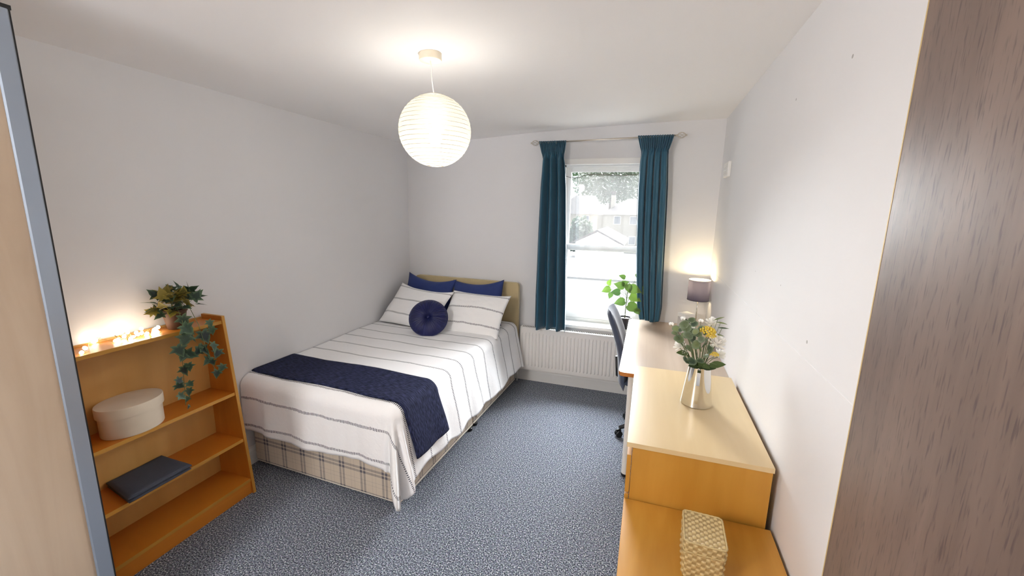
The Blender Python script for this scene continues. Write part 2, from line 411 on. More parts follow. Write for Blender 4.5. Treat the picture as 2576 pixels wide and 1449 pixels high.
def copy_part(o, parent, mw_):
    c = o.copy(); COL.objects.link(c); c.parent = parent; c.matrix_basis = mw_; return c

XL, XR, YB, YR = -2.41, 0.521, 3.83, -1.25     # room faces
TH = 0.22
# ------------------------------------------------------------------ room shell
struct(bx('floor', M['carpet'], None, XL, XR, YR, YB, -0.05, 0.0), 'blue grey speckled fitted carpet covering the bedroom floor')
CEIL = [(-2.60, 2.33), (-2.41, 2.336), (-2.0, 2.345), (-1.6, 2.362), (-1.12, 2.395), (-0.6, 2.420), (-0.17, 2.434), (0.2, 2.442), (0.75, 2.447)]
poly = CEIL + [(0.75, 2.60), (-2.60, 2.60)]
struct(MB().prism(poly, 'y', YR - TH, YB + TH).build('ceiling', M['ceil'], None), 'off white plaster ceiling rising slightly to the right')
struct(bx('wall_left', M['wall'], None, XL - TH, XL, YR, YB, -0.05, 2.5), 'plain pale beige wall along the left side of the bed')
m_ = MB()
m_.box(XR, XR + TH, YR, YB, 1.232, 2.5); m_.prism([(XR - 0.0012, -0.05), (XR + TH, -0.05), (XR + TH, 1.232), (XR, 1.232), (XR - 0.0012, 1.2315)], 'y', YR, YB)
struct(m_.build('wall_right', M['wall_r'], None), 'pale wall on the right with a faint seam and small marks')
struct(bx('wall_rear', M['wall'], None, XL - TH, XR + TH, YR - TH, YR, -0.05, 2.5), 'pale wall behind the viewpoint')
WX0, WX1, WZ0, WZ1 = -0.83, 0.02, 0.605, 2.155
m_ = MB()
m_.box(XL - TH, WX0, YB, YB + TH, -0.05, 2.5); m_.box(WX1, XR + TH, YB, YB + TH, -0.05, 2.5)
m_.box(WX0, WX1, YB, YB + TH, -0.05, WZ0); m_.box(WX0, WX1, YB, YB + TH, WZ1, 2.5)
struct(m_.build('wall_back', M['wall'], None), 'pale beige far wall with the window opening')
def skirt(name, label, a, b, axis, face, sgn):
    prof = [(0, 0), (0.016, 0), (0.016, 0.095), (0.010, 0.115), (0.004, 0.12), (0, 0.12)]
    if axis == 'x': o = MB().prism([(face + sgn * u, w) for u, w in prof], 'x', a, b)
    else: o = MB().prism([(face + sgn * u, w) for u, w in prof], 'y', a, b)
    struct(o.build(name, M['white'], None), label)
skirt('baseboard_back', 'cream painted skirting board under the radiator', XL, XR, 'x', YB, -1)
skirt('baseboard_left', 'cream painted skirting board behind the bed', YR, YB - 0.016, 'y', XL, 1)
skirt('baseboard_right', 'cream painted skirting board behind the desk', YR, YB - 0.016, 'y', XR, -1)

# window: empty with frame, sashes, panes and sill
w1 = thing('window_1', 'white sash window between the teal curtains', None, (0, 3.83, 0), kind='structure')
m_ = MB(); FY0, FY1 = 3.975, 4.045
for a in ((WX0, WX0 + .045), (WX1 - .045, WX1)): m_.box(a[0], a[1], FY0, FY1, WZ0, WZ1)
m_.box(WX0, WX1, FY0, FY1, WZ1 - .05, WZ1); m_.box(WX0, WX1, FY0, FY1, WZ0, WZ0 + .055)
m_.build('window_frame', M['white'], w1)
def sash(name, y0, y1, z0, z1, top, bot):
    x0, x1 = WX0 + .045, WX1 - .045; m = MB()
    m.box(x0, x0 + .045, y0, y1, z0, z1, .003); m.box(x1 - .045, x1, y0, y1, z0, z1, .003)
    m.box(x0 + .045, x1 - .045, y0, y1, z1 - top, z1, .003); m.box(x0 + .045, x1 - .045, y0, y1, z0, z0 + bot, .003)
    s = m.build(name, M['white'], w1)
    bx('pane', M['glass'], s, x0 + .045, x1 - .045, (y0 + y1) / 2 - .002, (y0 + y1) / 2 + .002, z0 + bot, z1 - top)
sash('upper_sash', 4.012, 4.042, 1.325, WZ1 - .05, .045, .06)
sash('lower_sash', 3.980, 4.010, WZ0 + .055, 1.385, .05, .075)
bx('window_sill', M['white'], w1, WX0 - .05, WX1 + .04, 3.795, 3.975, .602, .632, bev=.006)
m_ = MB(); m_.box(WX0 - .0, WX1 + .0, 3.808, 3.838, 2.108, 2.158, .004)
struct(m_.build('trim_1', M['white'], None), 'white painted board across the top of the window recess')
m_ = MB()
m_.tube([(WX0 + .19 + i * .026, 3.970, 2.078 + .002 * math.sin(i)) for i in range(18)], .0035, 6)
hk = m_.build('window_rod', M['white'], w1, smooth=True)

# radiator
rad = thing('radiator', 'cream fluted panel radiator mounted under the window', 'radiator', (-0.62, 3.78, 0.12))
RX0, RX1, RZ0, RZ1 = -1.125, -0.10, 0.135, 0.572
def radp(y, sgn):
    N_ = 30; pts = []
    for k in range(N_):
        x0 = lerp(RX0, RX1, k / N_); w = (RX1 - RX0) / N_
        for t, d in ((0.0, 0), (0.3, 0), (0.42, .007), (0.58, .007), (0.7, 0)): pts.append((x0 + w * t, d))
    pts.append((RX1, 0))
    zs = [(RZ0, 0.002), (RZ0 + .012, 0), (RZ0 + .045, 0), (RZ0 + .06, 1), (RZ1 - .06, 1), (RZ1 - .045, 0), (RZ1 - .012, 0), (RZ1, .002)]
    v = []; f = []
    for (z, k) in zs:
        for (x, d) in pts: v.append((x, y + sgn * (-.006 + (d if k == 1 else (0 if k == 0 else -.004))), z))
    n = len(pts)
    for j in range(len(zs) - 1):
        for i in range(n - 1): f.append([j * n + i, j * n + i + 1, (j + 1) * n + i + 1, (j + 1) * n + i])
    b = len(v); 
    for (z, k) in zs:
        v.append((RX0, y - sgn * -.0 + sgn * -.016, z)); v.append((RX1, y + sgn * -.016, z))
    for j in range(len(zs) - 1): f.append([b + 2 * j, b + 2 * j + 1, b + 2 * j + 3, b + 2 * j + 2])
    return v, f
m_ = MB(); v, f = radp(3.742, -1); m_.add(v, f); m_.build('front_panel', M['rad'], rad)
bx('back_panel', M['rad'], rad, RX0, RX1, 3.792, 3.806, RZ0, RZ1, bev=.004)
m_ = MB(); m_.box(RX0 - .004, RX1 + .004, 3.733, 3.812, RZ1 - .004, RZ1 + .006, .003); gr = m_.build('top_cover', M['rad'], rad)
m_ = MB()
for k in range(60): x = lerp(RX0 + .02, RX1 - .02, k / 59); m_.box(x - .003, x + .003, 3.755, 3.790, RZ1 + .004, RZ1 + .007)
tag(m_.build('grille_slots', M['black'], gr), kind='stuff')
for x in (RX0 - .004, RX1): bx('side_cover', M['rad'], rad, x, x + .004, 3.736, 3.810, RZ0 + .01, RZ1 - .01)
m_ = MB(); m_.tube([(-1.16, 3.765, 0.0), (-1.16, 3.765, .14)], .0075, 10); m_.build('pipe', M['white'], rad, True)
m_ = MB(); m_.lathe([(.011, .13), (.013, .135), (.013, .165), (.009, .17), (.012, .175), (.015, .18), (.015, .215), (.010, .222)], (-1.16, 3.765, 0), 14); m_.tube([(-1.16, 3.765, .15), (-1.12, 3.765, .15)], .009, 10)
m_.build('valve', M['steel'], rad, 'auto')

# wall plate on right wall
vp = thing('wall_vent', 'small white vent plate high on the right wall near the corner', 'vent', (XR, 3.47, 1.97))
bx('cover', M['white'], vp, XR - .022, XR - .0005, 3.38, 3.56, 1.965, 2.07, bev=.004)
m_ = MB()
for k in range(6): m_.box(XR - .025, XR - .0215, 3.40, 3.54, 1.98 + k * .0135, 1.987 + k * .0135)
m_.build('louvre', M['white'], vp)

# ------------------------------------------------------------------ door leaf (right) and wardrobe (left)
d1 = thing('door_1', 'brown wood veneer door leaf standing open beside the right wall', None, (.46, .62, 0), kind='structure')
bx('door_panel', M['door'], d1, .440, .478, .24, 1.0, .01, 2.2)
bx('lipping', M['lip'], d1, .4395, .4785, 1.0, 1.0035, .01, 2.2)

wd = thing('wardrobe', 'pale ash wardrobe with a blue grey metal door edge', 'wardrobe', (-2.1, 0, 0))
bx('carcass', M['wardrobe'], wd, -2.40, -1.84, -1.1, .770, 0.0, 2.20, bev=.001)
bx('door', M['wardrobe'], wd, -1.824, -1.802, -.10, .744, .03, 2.235)
bx('door', M['wardrobe'], wd, -1.824, -1.802, -1.1, -.105, .03, 2.235)
m_ = MB(); m_.prism([(-1.828, .744), (-1.800, .744), (-1.797, .748), (-1.797, .786), (-1.801, .790), (-1.828, .790)], 'z', .02, 2.24)
pf = m_.build('handle_profile', M['alu'], wd)
bx('dark_strip', M['black'], wd, -1.832, -1.806, .790, .7965, .02, 2.243)  # narrow dark strip along the outer edge of the profile
bx('end_cap', M['black'], wd, -1.830, -1.798, .772, .796, 2.24, 2.252)

# ------------------------------------------------------------------ bookcase
bc = thing('bookcase', 'honey coloured wooden bookcase with a sloping front by the wardrobe', 'bookcase', (-2.27, 1.28, 0))
BY0, BY1, BXB = 0.925, 1.632, -2.392
fx = lambda z: -2.135 - 0.092 * z
for y in (BY0, BY1 - .018):
    m_ = MB(); m_.prism([(BXB, 0), (fx(0), 0), (fx(1.085), 1.085), (BXB, 1.085)], 'y', y, y + .018); m_.build('side_panel', M['pine_v'], bc)
    m_ = MB(); m_.prism([(fx(0) - .001, 0.001), (fx(0) + .0015, 0.001), (fx(1.085) + .0015, 1.0855), (BXB, 1.0855), (BXB, 1.0845), (fx(1.085) - .001, 1.0845)], 'y', y + .001, y + .017); m_.build('edge_strip', M['beech_v'], bc)
for z in (.095, .350, .637, 1.060):
    s = bx('shelf', M['pine'], bc, BXB + .006, fx(z) - .006, BY0 + .018, BY1 - .018, z - .018, z)
    bx('edge_strip', M['beech'], s, fx(z) - .006, fx(z) - .004, BY0 + .018, BY1 - .018, z - .018, z)
bx('plinth', M['pine'], bc, fx(.04) - .03, fx(.04) - .012, BY0 + .018, BY1 - .018, 0, .077)
bx('back_panel', M['backp'], bc, BXB, BXB + .005, BY0 + .018, BY1 - .018, .02, 1.07)

# round box on the shelf
ob = thing('bentwood_box', 'round bare wood box with a lid on the bookcase shelf', 'box', (-2.285, 1.168, .638))
cx, cyy = -2.285, 1.168
m_ = MB(); m_.lathe([(.0, .638), (.120, .638), (.122, .642), (.122, .745), (.118, .746)], (cx, cyy, 0), 56, .80, 1.0); m_.build('body', M['birch'], ob, 'auto')
m_ = MB(); m_.lathe([(.1275, .735), (.1295, .735), (.1300, .740), (.1300, .778), (.1285, .782), (.0, .7825)], (cx, cyy, 0), 56, .80, 1.0); m_.build('lid', M['birch'], ob, 'auto')

# folded grey cloth
def cloth_fold():
    fc = thing('folded_cloth', 'folded charcoal grey felt cloth on the lower bookcase shelf', 'cloth', (-2.27, 1.19, .350))
    def layer(z0, z1, inset, name):
        prof = []
        def fn(a, b):
            return (0, 0, 0)
        m = MB(); c = [(-2.381, 1.075), (-2.381, 1.315), (-2.150, 1.312), (-2.150, 1.035)]
        n = 14
        def corner(u, v):
            p = [lerp(lerp(c[0][k], c[3][k], u), lerp(c[1][k], c[2][k], u), v) for k in (0, 1)]
            return p
        def top(a, b):
            p = corner(a, b); e = min(a, 1 - a, b, 1 - b); zz = z1 - .006 * (1 - smoothstep(0, .09, e)) + .0015 * noise.noise(Vector((a * 4, b * 4, z1 * 50)))
            cxx = [lerp(-2.2655, p[0], 1 - inset), lerp(1.184, p[1], 1 - inset)]
            return (cxx[0], cxx[1], zz)
        m.grid(top, n, n)
        def bot(a, b): p = top(a, b); return (p[0], p[1], z0 + .004 * (1 - smoothstep(0, .09, min(a, 1 - a, b, 1 - b))))
        m.grid(bot, n, n, flip=True)
        # side walls
        idx = lambda i, j: j * (n + 1) + i
        k = (n + 1) ** 2; ring = [idx(i, 0) for i in range(n)] + [idx(n, j) for j in range(n)] + [idx(i, n) for i in range(n, 0, -1)] + [idx(0, j) for j in range(n, 0, -1)]
        for q in range(len(ring)): m.f.append([ring[q], ring[(q + 1) % len(ring)], k + ring[(q + 1) % len(ring)], k + ring[q]])
        m.build(name, M['grey_cloth'], fc, True)
    layer(.3505, .3665, .02, 'fold'); layer(.3665, .384, 0.0, 'fold')
cloth_fold()

# fairy lights
fl = thing('fairy_lights', 'heap of lit warm white fairy lights on top of the bookcase', 'string lights', (-2.32, 1.2, 1.061))
bpts = [(-2.385, 1.105), (-2.375, 1.120), (-2.392, 1.135), (-2.39, 1.235), (-2.310, 1.165), (-2.325, 1.185), (-2.300, 1.195), (-2.318, 1.205), (-2.290, 1.215), (-2.325, 1.225), (-2.305, 1.235),
        (-2.290, 1.245), (-2.320, 1.255), (-2.300, 1.265), (-2.285, 1.275), (-2.330, 1.285), (-2.305, 1.292), (-2.345, 1.345), (-2.325, 1.355), (-2.300, 1.315), (-2.285, 1.325), (-2.310, 1.335), (-2.262, 1.290), (-2.252, 1.015), (-2.262, 1.035), (-2.270, 1.180), (-2.276, 1.205)]
bulb_mesh = None
for i, (x, y) in enumerate(bpts):
    z = 1.069 + (.012 if i % 3 == 0 else 0) + (.01 if 5 < i < 17 and i % 2 else 0)
    if bulb_mesh is None:
        m_ = MB(); m_.lathe([(.0005, -.008), (.0065, -.004), (.008, .002), (.006, .008), (.0005, .012)], n=10); bo = m_.build('bulb', M['bulb'], fl, True, world=False); bulb_mesh = bo.data
    else:
        bo = bpy.data.objects.new('bulb', bulb_mesh); link(bo, fl)
    bo.location = Vector((x, y, z)) - fl.location; bo.rotation_euler = (random.uniform(-1, 1), random.uniform(-1, 1), 0)
rw = random.Random(3)
order = sorted(bpts, key=lambda p: p[1])
pts = []
for (x, y) in order:
    pts.append(Vector((x, y, 1.066))); pts.append(Vector((x + rw.uniform(-.02, .02), y + rw.uniform(-.03, .03), 1.066 + rw.uniform(0, .030))))
sm = []
for i in range(len(pts) - 1):
    for t in (0, .33, .66):
        p0 = pts[max(0, i - 1)]; p1 = pts[i]; p2 = pts[i + 1]; p3 = pts[min(len(pts) - 1, i + 2)]
        sm.append(.5 * ((2 * p1) + (p2 - p0) * t + (2 * p0 - 5 * p1 + 4 * p2 - p3) * t * t + (3 * p1 - p0 - 3 * p2 + p3) * t ** 3))
for p in sm: p.x = max(-2.40, min(-2.245, p.x)); p.z = max(1.063, p.z)
m_ = MB(); m_.tube(sm, .0012, 5); m_.build('wire', M['wire'], fl, True)
for (x, y) in ((-2.37, 1.12), (-2.385, 1.235), (-2.31, 1.20), (-2.30, 1.28), (-2.32, 1.345)):
    ld = bpy.data.lights.new('fairy_glow', 'POINT'); ld.energy = 0.035; ld.color = (1.0, .84, .55); ld.shadow_soft_size = .012
    lo = bpy.data.objects.new('fairy_glow', ld); link(lo, fl); lo.location = Vector((x, y, 1.095)) - fl.location

# ------------------------------------------------------------------ leaf meshes
def leaf_mesh(name, outline, mat, cup=0.15, fold=0.15):
    """outline: half-outline (x>=0) from base (0,0) to tip (0,1); returns mesh data"""
    pts = [(x, y) for x, y in outline]; full = pts + [(-x, y) for x, y in reversed(pts[1:-1])]
    mid = [(0, y) for y in (0.25, 0.5, 0.75)]
    v = []; uv = []
    def P(x, y): return (x, y, fold * abs(x) - cup * (y - .4) ** 2)
    for x, y in full: v.append(P(x, y)); uv.append((1.0, y))
    c = len(v); v.append(P(0, .42)); uv.append((0.0, .4))
    inner = [(x * .5, .42 + (y - .42) * .5) for x, y in full]
    k = len(v)
    for x, y in inner: v.append(P(x, y)); uv.append((.5, y))
    n = len(full); f = []
    for i in range(n):
        j = (i + 1) % n; f.append([i, j, k + j, k + i]); f.append([k + i, k + j, c])
    me = bpy.data.meshes.new(name); me.from_pydata(v, [], f); ul = me.uv_layers.new(name='UVMap')
    for lp in me.loops: ul.data[lp.index].uv = uv[lp.vertex_index]
    me.polygons.foreach_set('use_smooth', [True] * len(me.polygons)); me.materials.append(mat); me.update(); return me
def put_leaf(parent, me, pos, tip, nrm, s, name='leaf'):
    t = Vector(tip).normalized(); n = Vector(nrm); n = (n - t * n.dot(t)); n = n.normalized() if n.length > 1e-4 else t.orthogonal().normalized(); x = t.cross(n)
    o = bpy.data.objects.new(name, me); link(o, parent)
    m = Matrix((x, t, n)).transposed().to_4x4() @ Matrix.Scale(s, 4); m.translation = Vector(pos) - origin_of(parent)[0]
    o.matrix_basis = m; return o
IVY = [(0, 0), (.10, -.10), (.36, -.16), (.27, .08), (.64, .26), (.31, .38), (.27, .56), (.10, .80), (0, 1.02)]
ivy_a = leaf_mesh('ivy_leaf', IVY, M['ivy']); ivy_b = leaf_mesh('ivy_leaf_olive', IVY, M['ivy_y'])
euc_l = leaf_mesh('eucalyptus_leaf', [(0, 0), (.2, .05), (.40, .25), (.46, .5), (.38, .78), (.18, .96), (0, 1)], M['euc'])
dark_l = leaf_mesh('dark_leaf', [(0, 0), (.16, .12), (.27, .35), (.26, .55), (.14, .82), (0, 1)], M['green'])
nar_l = leaf_mesh('narrow_leaf', [(0, 0), (.06, .15), (.10, .4), (.09, .65), (.04, .88), (0, 1)], M['euc'])
heart_l = leaf_mesh('heart_leaf', [(0, 0.03), (.16, -.03), (.34, .10), (.40, .32), (.32, .55), (.18, .76), (.06, .92), (0, 1.05)], M['lime'], cup=.25)
petal_l = leaf_mesh('petal', [(0, 0), (.14, .2), (.24, .55), (.22, .8), (.12, .96), (0, .93)], M['petal'], cup=-.5, fold=.3)

# ivy in pot
iv = thing('potted_ivy', 'trailing ivy in a brown pot on top of the bookcase', 'plant', (-2.305, 1.425, 1.061))
m_ = MB(); m_.lathe([(.034, 1.061), (.037, 1.066), (.052, 1.150), (.056, 1.152), (.056, 1.165), (.050, 1.165), (.047, 1.15)], (-2.305, 1.425, 0), 24); m_.build('pot', M['pot'], iv, 'auto')
m_ = MB(); m_.lathe([(.001, 1.15), (.047, 1.148)], (-2.305, 1.425, 0), 16); m_.build('soil', M['soil'], iv)
rv = random.Random(11)
vine = [(1.506,1.077,0.70),(1.505,1.040,0.80),(1.415,1.028,1.30),(1.483,1.008,1.25),(1.373,1.025,1.20),(1.340,0.979,1.10),(1.385,0.948,1.20),(1.422,0.946,1.20),(1.469,0.939,1.20),(1.507,0.946,1.00),(1.518,0.906,0.90),(1.475,0.879,0.90),(1.492,0.867,0.70),(1.530,0.819,0.80),(1.505,0.795,0.80),(1.354,0.943,0.80),(1.373,0.883,0.80),(1.346,0.875,0.90),(1.332,0.820,0.80),(1.321,0.803,0.80),(1.367,0.795,0.70),(1.355,0.757,0.70),(1.329,0.741,0.75),(1.354,0.714,0.50),(1.339,0.683,0.40),(1.392,1.118,1.10),(1.392,1.076,1.20)]
for (y, z, s) in vine:
    tipd = Vector((rv.uniform(-.1, .5), rv.uniform(-.8, .8), -1 + rv.uniform(-.1, .5))).normalized(); L_ = .060 * s
    put_leaf(iv, ivy_a, Vector((-2.175 + rv.uniform(-.012, .02), y, z)) - tipd * L_ * .45, tipd, (1, rv.uniform(-1.6, .8), rv.uniform(-.6, .9)), L_)
for k in range(62):
    a = rv.uniform(0, 2 * PI); e = rv.uniform(-.15, 1.25); rr = rv.uniform(.055, .105)
    d = Vector((math.cos(a) * math.cos(e), math.sin(a) * math.cos(e), math.sin(e)))
    p = Vector((-2.305, 1.435, 1.165)) + Vector((d.x * rr * .85, d.y * rr * 1.05, d.z * rr * 1.05))
    if p.x < -2.385: p.x = -2.385 + rv.uniform(0, .02)
    tipd = (d + Vector((rv.uniform(-.6, .6), rv.uniform(-.6, .6), rv.uniform(-.7, .35)))).normalized()
    L_ = rv.uniform(.042, .066)
    if (p + tipd * L_).x < -2.405: tipd.x = abs(tipd.x)
    put_leaf(iv, ivy_b if (rv.random() < .55 and p.y < 1.47) else ivy_a, p, tipd, d + Vector((.3, rv.uniform(-.4, .4), .5)), L_)
def vine_tube(pts):
    m = MB(); m.tube(pts, .0014, 5); m.build('stem', M['stem'], iv, True)
vine_tube([(-2.29, 1.42, 1.15), (-2.24, 1.40, 1.19), (-2.19, 1.385, 1.12), (-2.18, 1.37, 1.02), (-2.18, 1.355, .93), (-2.18, 1.35, .84), (-2.18, 1.345, .75), (-2.178, 1.34, .69)])
vine_tube([(-2.29, 1.44, 1.15), (-2.23, 1.45, 1.18), (-2.19, 1.46, 1.08), (-2.18, 1.47, .98), (-2.18, 1.48, .90), (-2.18, 1.51, .82), (-2.18, 1.51, .79)])
for k in range(9):
    a = k * .7; vine_tube([(-2.305, 1.425, 1.148), (-2.305 + .05 * math.cos(a), 1.425 + .05 * math.sin(a), 1.19), (-2.305 + .07 * math.cos(a), 1.425 + .085 * math.sin(a), 1.20)])

# ------------------------------------------------------------------ bed (own frame: x right, y towards the head)
BED = (-1.245, 1.79, 0.0); BROT = R(-2.3)
bed = thing('divan_bed', 'divan bed on a plaid base with a tan headboard', 'bed', BED, BROT)
def lb(name, mat, parent, *a, bev=0.0): return MB().box(*a, bev=bev).build(name, mat, parent, world=False)
def plaid_box(name, x0, x1, y0, y1, z0, z1, mat, parent, bev=.012):
    m = MB().box(x0, x1, y0, y1, z0, z1, bev); o = m.build(name, mat, parent, world=False)
    ul = o.data.uv_layers.new(name='UVMap')
    for pl in o.data.polygons:
        n = pl.normal
        for li in pl.loop_indices:
            c = o.data.vertices[o.data.loops[li].vertex_index].co
            ul.data[li].uv = (c.y, c.z) if abs(n.x) > .6 else ((c.x, c.z) if abs(n.y) > .6 else (c.x, c.y))
    return o
BW = 1.125
for (y0, y1) in ((0.0, .968), (.974, 1.93)):
    h = plaid_box('base_half', -BW, 0, y0, y1, .035, .335, M['plaid'], bed)
    plaid_box('drawer_front', -.004, .010, y0 + .05, y1 - .05, .06, .285, M['plaid'], h, .004)
    lb('piping', M['cream'], h, -BW + .002, .004, y0 + .002, y1 - .002, .030, .042, bev=.004)
for (x, y) in ((-.05, .06), (-.05, .93), (-.05, 1.02), (-.05, 1.88), (-BW + .05, .06), (-BW + .05, .93), (-BW + .05, 1.88)):
    m_ = MB(); m_.lathe([(.022, 0), (.024, .004), (.024, .02), (.012, .026), (.012, .04)], (x + (.04 if .9 < y < 1.1 and x > -.1 else 0), y, 0), 14); m_.build('castor', M['black'], bed, 'auto', world=False)
lb('mattress', M['cream'], bed, -BW, 0, .01, 1.92, .335, .575, bev=.05)
m_ = MB()
hb = [(-1.14, .30)] + [(-1.14 + .045 * (1 - math.sin(t)), 1.0 - .045 + .045 * (math.cos(t)) if False else .965 + .045 * math.sin(PI / 2 - t)) for t in (PI / 2 * 0,)]
hpts = [(-1.14, .25), (-1.14, .97)] + [(-1.105 - .035 * math.cos(a), .975 + .035 * math.sin(a)) for a in (0, PI / 6, PI / 3, PI / 2)] + [(-.02 + .035 * math.sin(a), .975 + .035 * math.cos(a)) for a in (0, PI / 6, PI / 3, PI / 2)] + [(.015, .25)]
m_.prism(hpts, 'y', 1.938, 1.978); m_.build('headboard', M['headboard'], bed, world=False)
for x in (-.95, -.2): lb('headboard_strut', M['beech_v'], bed, x, x + .05, 1.979, 1.989, .04, .9)

# duvet surface
RHO = .075; XE, YE, ZT = .022, -.032, .628
def wall_left_local(ly):   # local x of the left wall face at local y
    # world x = BED.x + lx cos - ly sin(-2.3)...
    c, s = math.cos(BROT), math.sin(BROT)
    return (XL + .006 - BED[0] + ly * s) / c
def prof(a, flare):
    q = RHO * PI / 2
    if a <= 0: return 0.0, 0.0
    if a < q: return RHO * math.sin(a / RHO), RHO * (1 - math.cos(a / RHO))
    return RHO + flare * (a - q), RHO + math.sqrt(1 - flare * flare) * (a - q)
def nz3(x, y, z): return noise.noise(Vector((x, y, z)))
def duvet_pt(s, t, wr=1.0):
    """s>0 hangs over the right edge, t>0 hangs over the foot"""
    bx_, by_ = XE - RHO, YE + RHO
    a, b = max(0, s), max(0, t)
    wave = .006 * wr * (nz3(s * 3.2, t * 3.0, 0.3) + .5 * nz3(s * 8, t * 8, 5.1)) - .010 * (1 - math.exp(-max(0, (-s - .0)) * 3)) * 0
    if a == 0 and b == 0:
        p = Vector((bx_ + s, by_ - t, ZT + wave + .012 * math.exp(-((s + .05) / .12) ** 2) * 0)); return p
    if b == 0:
        h, d = prof(a, .20); fold = wr * .020 * smoothstep(.08, .40, a) * (nz3(t * 5.0, a * .8, 2.2) + .4 * nz3(t * 13, a, 7.0))
        return Vector((bx_ + h + fold, by_ - t, ZT - d + wave * max(0, 1 - a * 5)))
    if a == 0:
        h, d = prof(b, .06); fold = wr * .022 * smoothstep(.06, .34, b) * (nz3(s * 5.5, b * .8, 9.2) + .5 * nz3(s * 14, b, 3.0))
        return Vector((bx_ + s, by_ - h - fold, ZT - d + wave * max(0, 1 - b * 5)))
    r = math.hypot(a, b); th = math.atan2(b, a); fl_ = lerp(.20, .06, th / (PI / 2))
    h, d = prof(r, fl_)
    k = smoothstep(.08, .5, r)
    f0 = wr * .020 * smoothstep(.08, .40, r) * (nz3(0, r * .8, 2.2) + .4 * nz3(0, r, 7.0)) * max(0, 1 - th * 2.2)
    f1 = wr * .022 * smoothstep(.06, .34, r) * (nz3(0, r * .8, 9.2) + .5 * nz3(0, r, 3.0)) * max(0, 1 - (PI / 2 - th) * 2.2)
    g = lambda c_, w_: math.exp(-((math.degrees(th) - c_) / w_) ** 2)
    out = k * (.13 * g(52, 8) + .055 * g(20, 8) - .045 * g(36, 6) - .035 * g(72, 7))
    h2 = h + out + f0 + f1
    return Vector((bx_ + h2 * math.cos(th), by_ - h2 * math.sin(th), max(.006, ZT - d * (1 + .02 * math.sin(2 * th)))))
LA, LB = .475, .402
def duvet_build():
    m = MB(); NU, NV = 118, 160; smin = -1.16; tmax = LB; tmin = -1.86
    def st(a, b):
        t = lerp(tmax, tmin, b); s0 = wall_left_local(YE + RHO - t) - (XE - RHO)
        s = lerp(s0, LA + .012 * math.sin(t * 9) + .01 * math.sin(t * 23 + 1), a)
        if t > 0: t = t + .012 * math.sin(s * 7) * (t / tmax)
        return s, t
    def fn(a, b): return duvet_pt(*st(a, b))
    o = m.grid(fn, NU, NV, lambda a, b: st(a, b)).build('duvet', [M['duvet'], M['navy_dk']], None, True, world=False, uv=True)
    o.location = BED; o.rotation_euler = (0, 0, BROT)
    md = o.modifiers.new('thickness', 'SOLIDIFY'); md.thickness = .010; md.offset = -1; md.material_offset = 1; md.material_offset_rim = 0
    return o
dv = duvet_build()
tag(dv, 'white duvet with rows of dark stitching hanging over the bed', 'duvet')
def throw_build():
    m = MB(); NU, NV = 110, 26; t0, t1 = -.012, -.360
    def st(a, b):
        t = lerp(t0, t1, b) + .006 * math.sin(a * 11) ; s0 = wall_left_local(YE + RHO - t) - (XE - RHO) + .004
        return lerp(s0, .375, a), t
    def fn(a, b):
        s, t = st(a, b); e = .004; p = duvet_pt(s, t, .8)
        n = (duvet_pt(s + e, t, .8) - duvet_pt(s - e, t, .8)).cross(duvet_pt(s, t - e, .8) - duvet_pt(s, t + e, .8)).normalized()
        ed = min(b, 1 - b) * .35 / .35
        th = .014 - .004 * (1 - smoothstep(0, .06, ed))
        return p + n * (th + .003 * smoothstep(.05, .4, s) + .012 * smoothstep(.1, .375, s))
    o = m.grid(fn, NU, NV, lambda a, b: st(a, b)).build('bed_runner', M['knit'], None, True, world=False, uv=True)
    o.location = BED; o.rotation_euler = (0, 0, BROT)
    md = o.modifiers.new('thickness', 'SOLIDIFY'); md.thickness = .009; md.offset = -1
    return o
tag(throw_build(), 'dark navy knitted runner laid across the foot of the bed', 'throw')

# pillows
def pillow_mesh(name, w, h, th, mats, seed, parent=None, sag=.0):
    m = MB(); n = 36
    def side(sgn):
        def fn(a, b):
            u, v = a * 2 - 1, b * 2 - 1
            px = w / 2 * u * (1 - .07 * (1 - u * u) * 0 - .085 * (1 - abs(u)) * 0) ; py = h / 2 * v
            px *= 1 - .075 * (1 - v * v) ** 1.0 * abs(u) ** 3; py *= 1 - .09 * (1 - u * u) * abs(v) ** 3
            prof_ = max(0, (1 - abs(u) ** 2.6)) ** .62 * max(0, (1 - abs(v) ** 2.4)) ** .62
            z = sgn * th / 2 * prof_
            z += .010 * nz3(u * 2.1 + seed, v * 2.1, sgn) * prof_ + .004 * nz3(u * 6, v * 6 + seed, sgn) * prof_ + .012 * nz3(u * 1.3 + seed, v * 1.3, 4)
            return (px, py - sag * (1 - u * u) * (v + 1) / 2, z)
        return fn
    uvf = lambda a, b: ((a - .5) * w, (b - .5) * h)
    m.grid(side(1), n, n, uvf); k1 = len(m.f); m.grid(side(-1), n, n, uvf, flip=True)
    me = bpy.data.meshes.new(name); me.from_pydata(m.v, [], m.f); ul = me.uv_layers.new(name='UVMap')
    for lp in me.loops: ul.data[lp.index].uv = m.uv[lp.vertex_index]
    for mm in mats: me.materials.append(mm)
    if len(mats) > 1:
        for i, p in enumerate(me.polygons): p.material_index = 0 if i < k1 else 1
    me.polygons.foreach_set('use_smooth', [True] * len(me.polygons))
    bm = bmesh.new(); bm.from_mesh(me); bmesh.ops.remove_doubles(bm, verts=bm.verts, dist=.0006); bm.to_mesh(me); bm.free(); me.update()
    return me
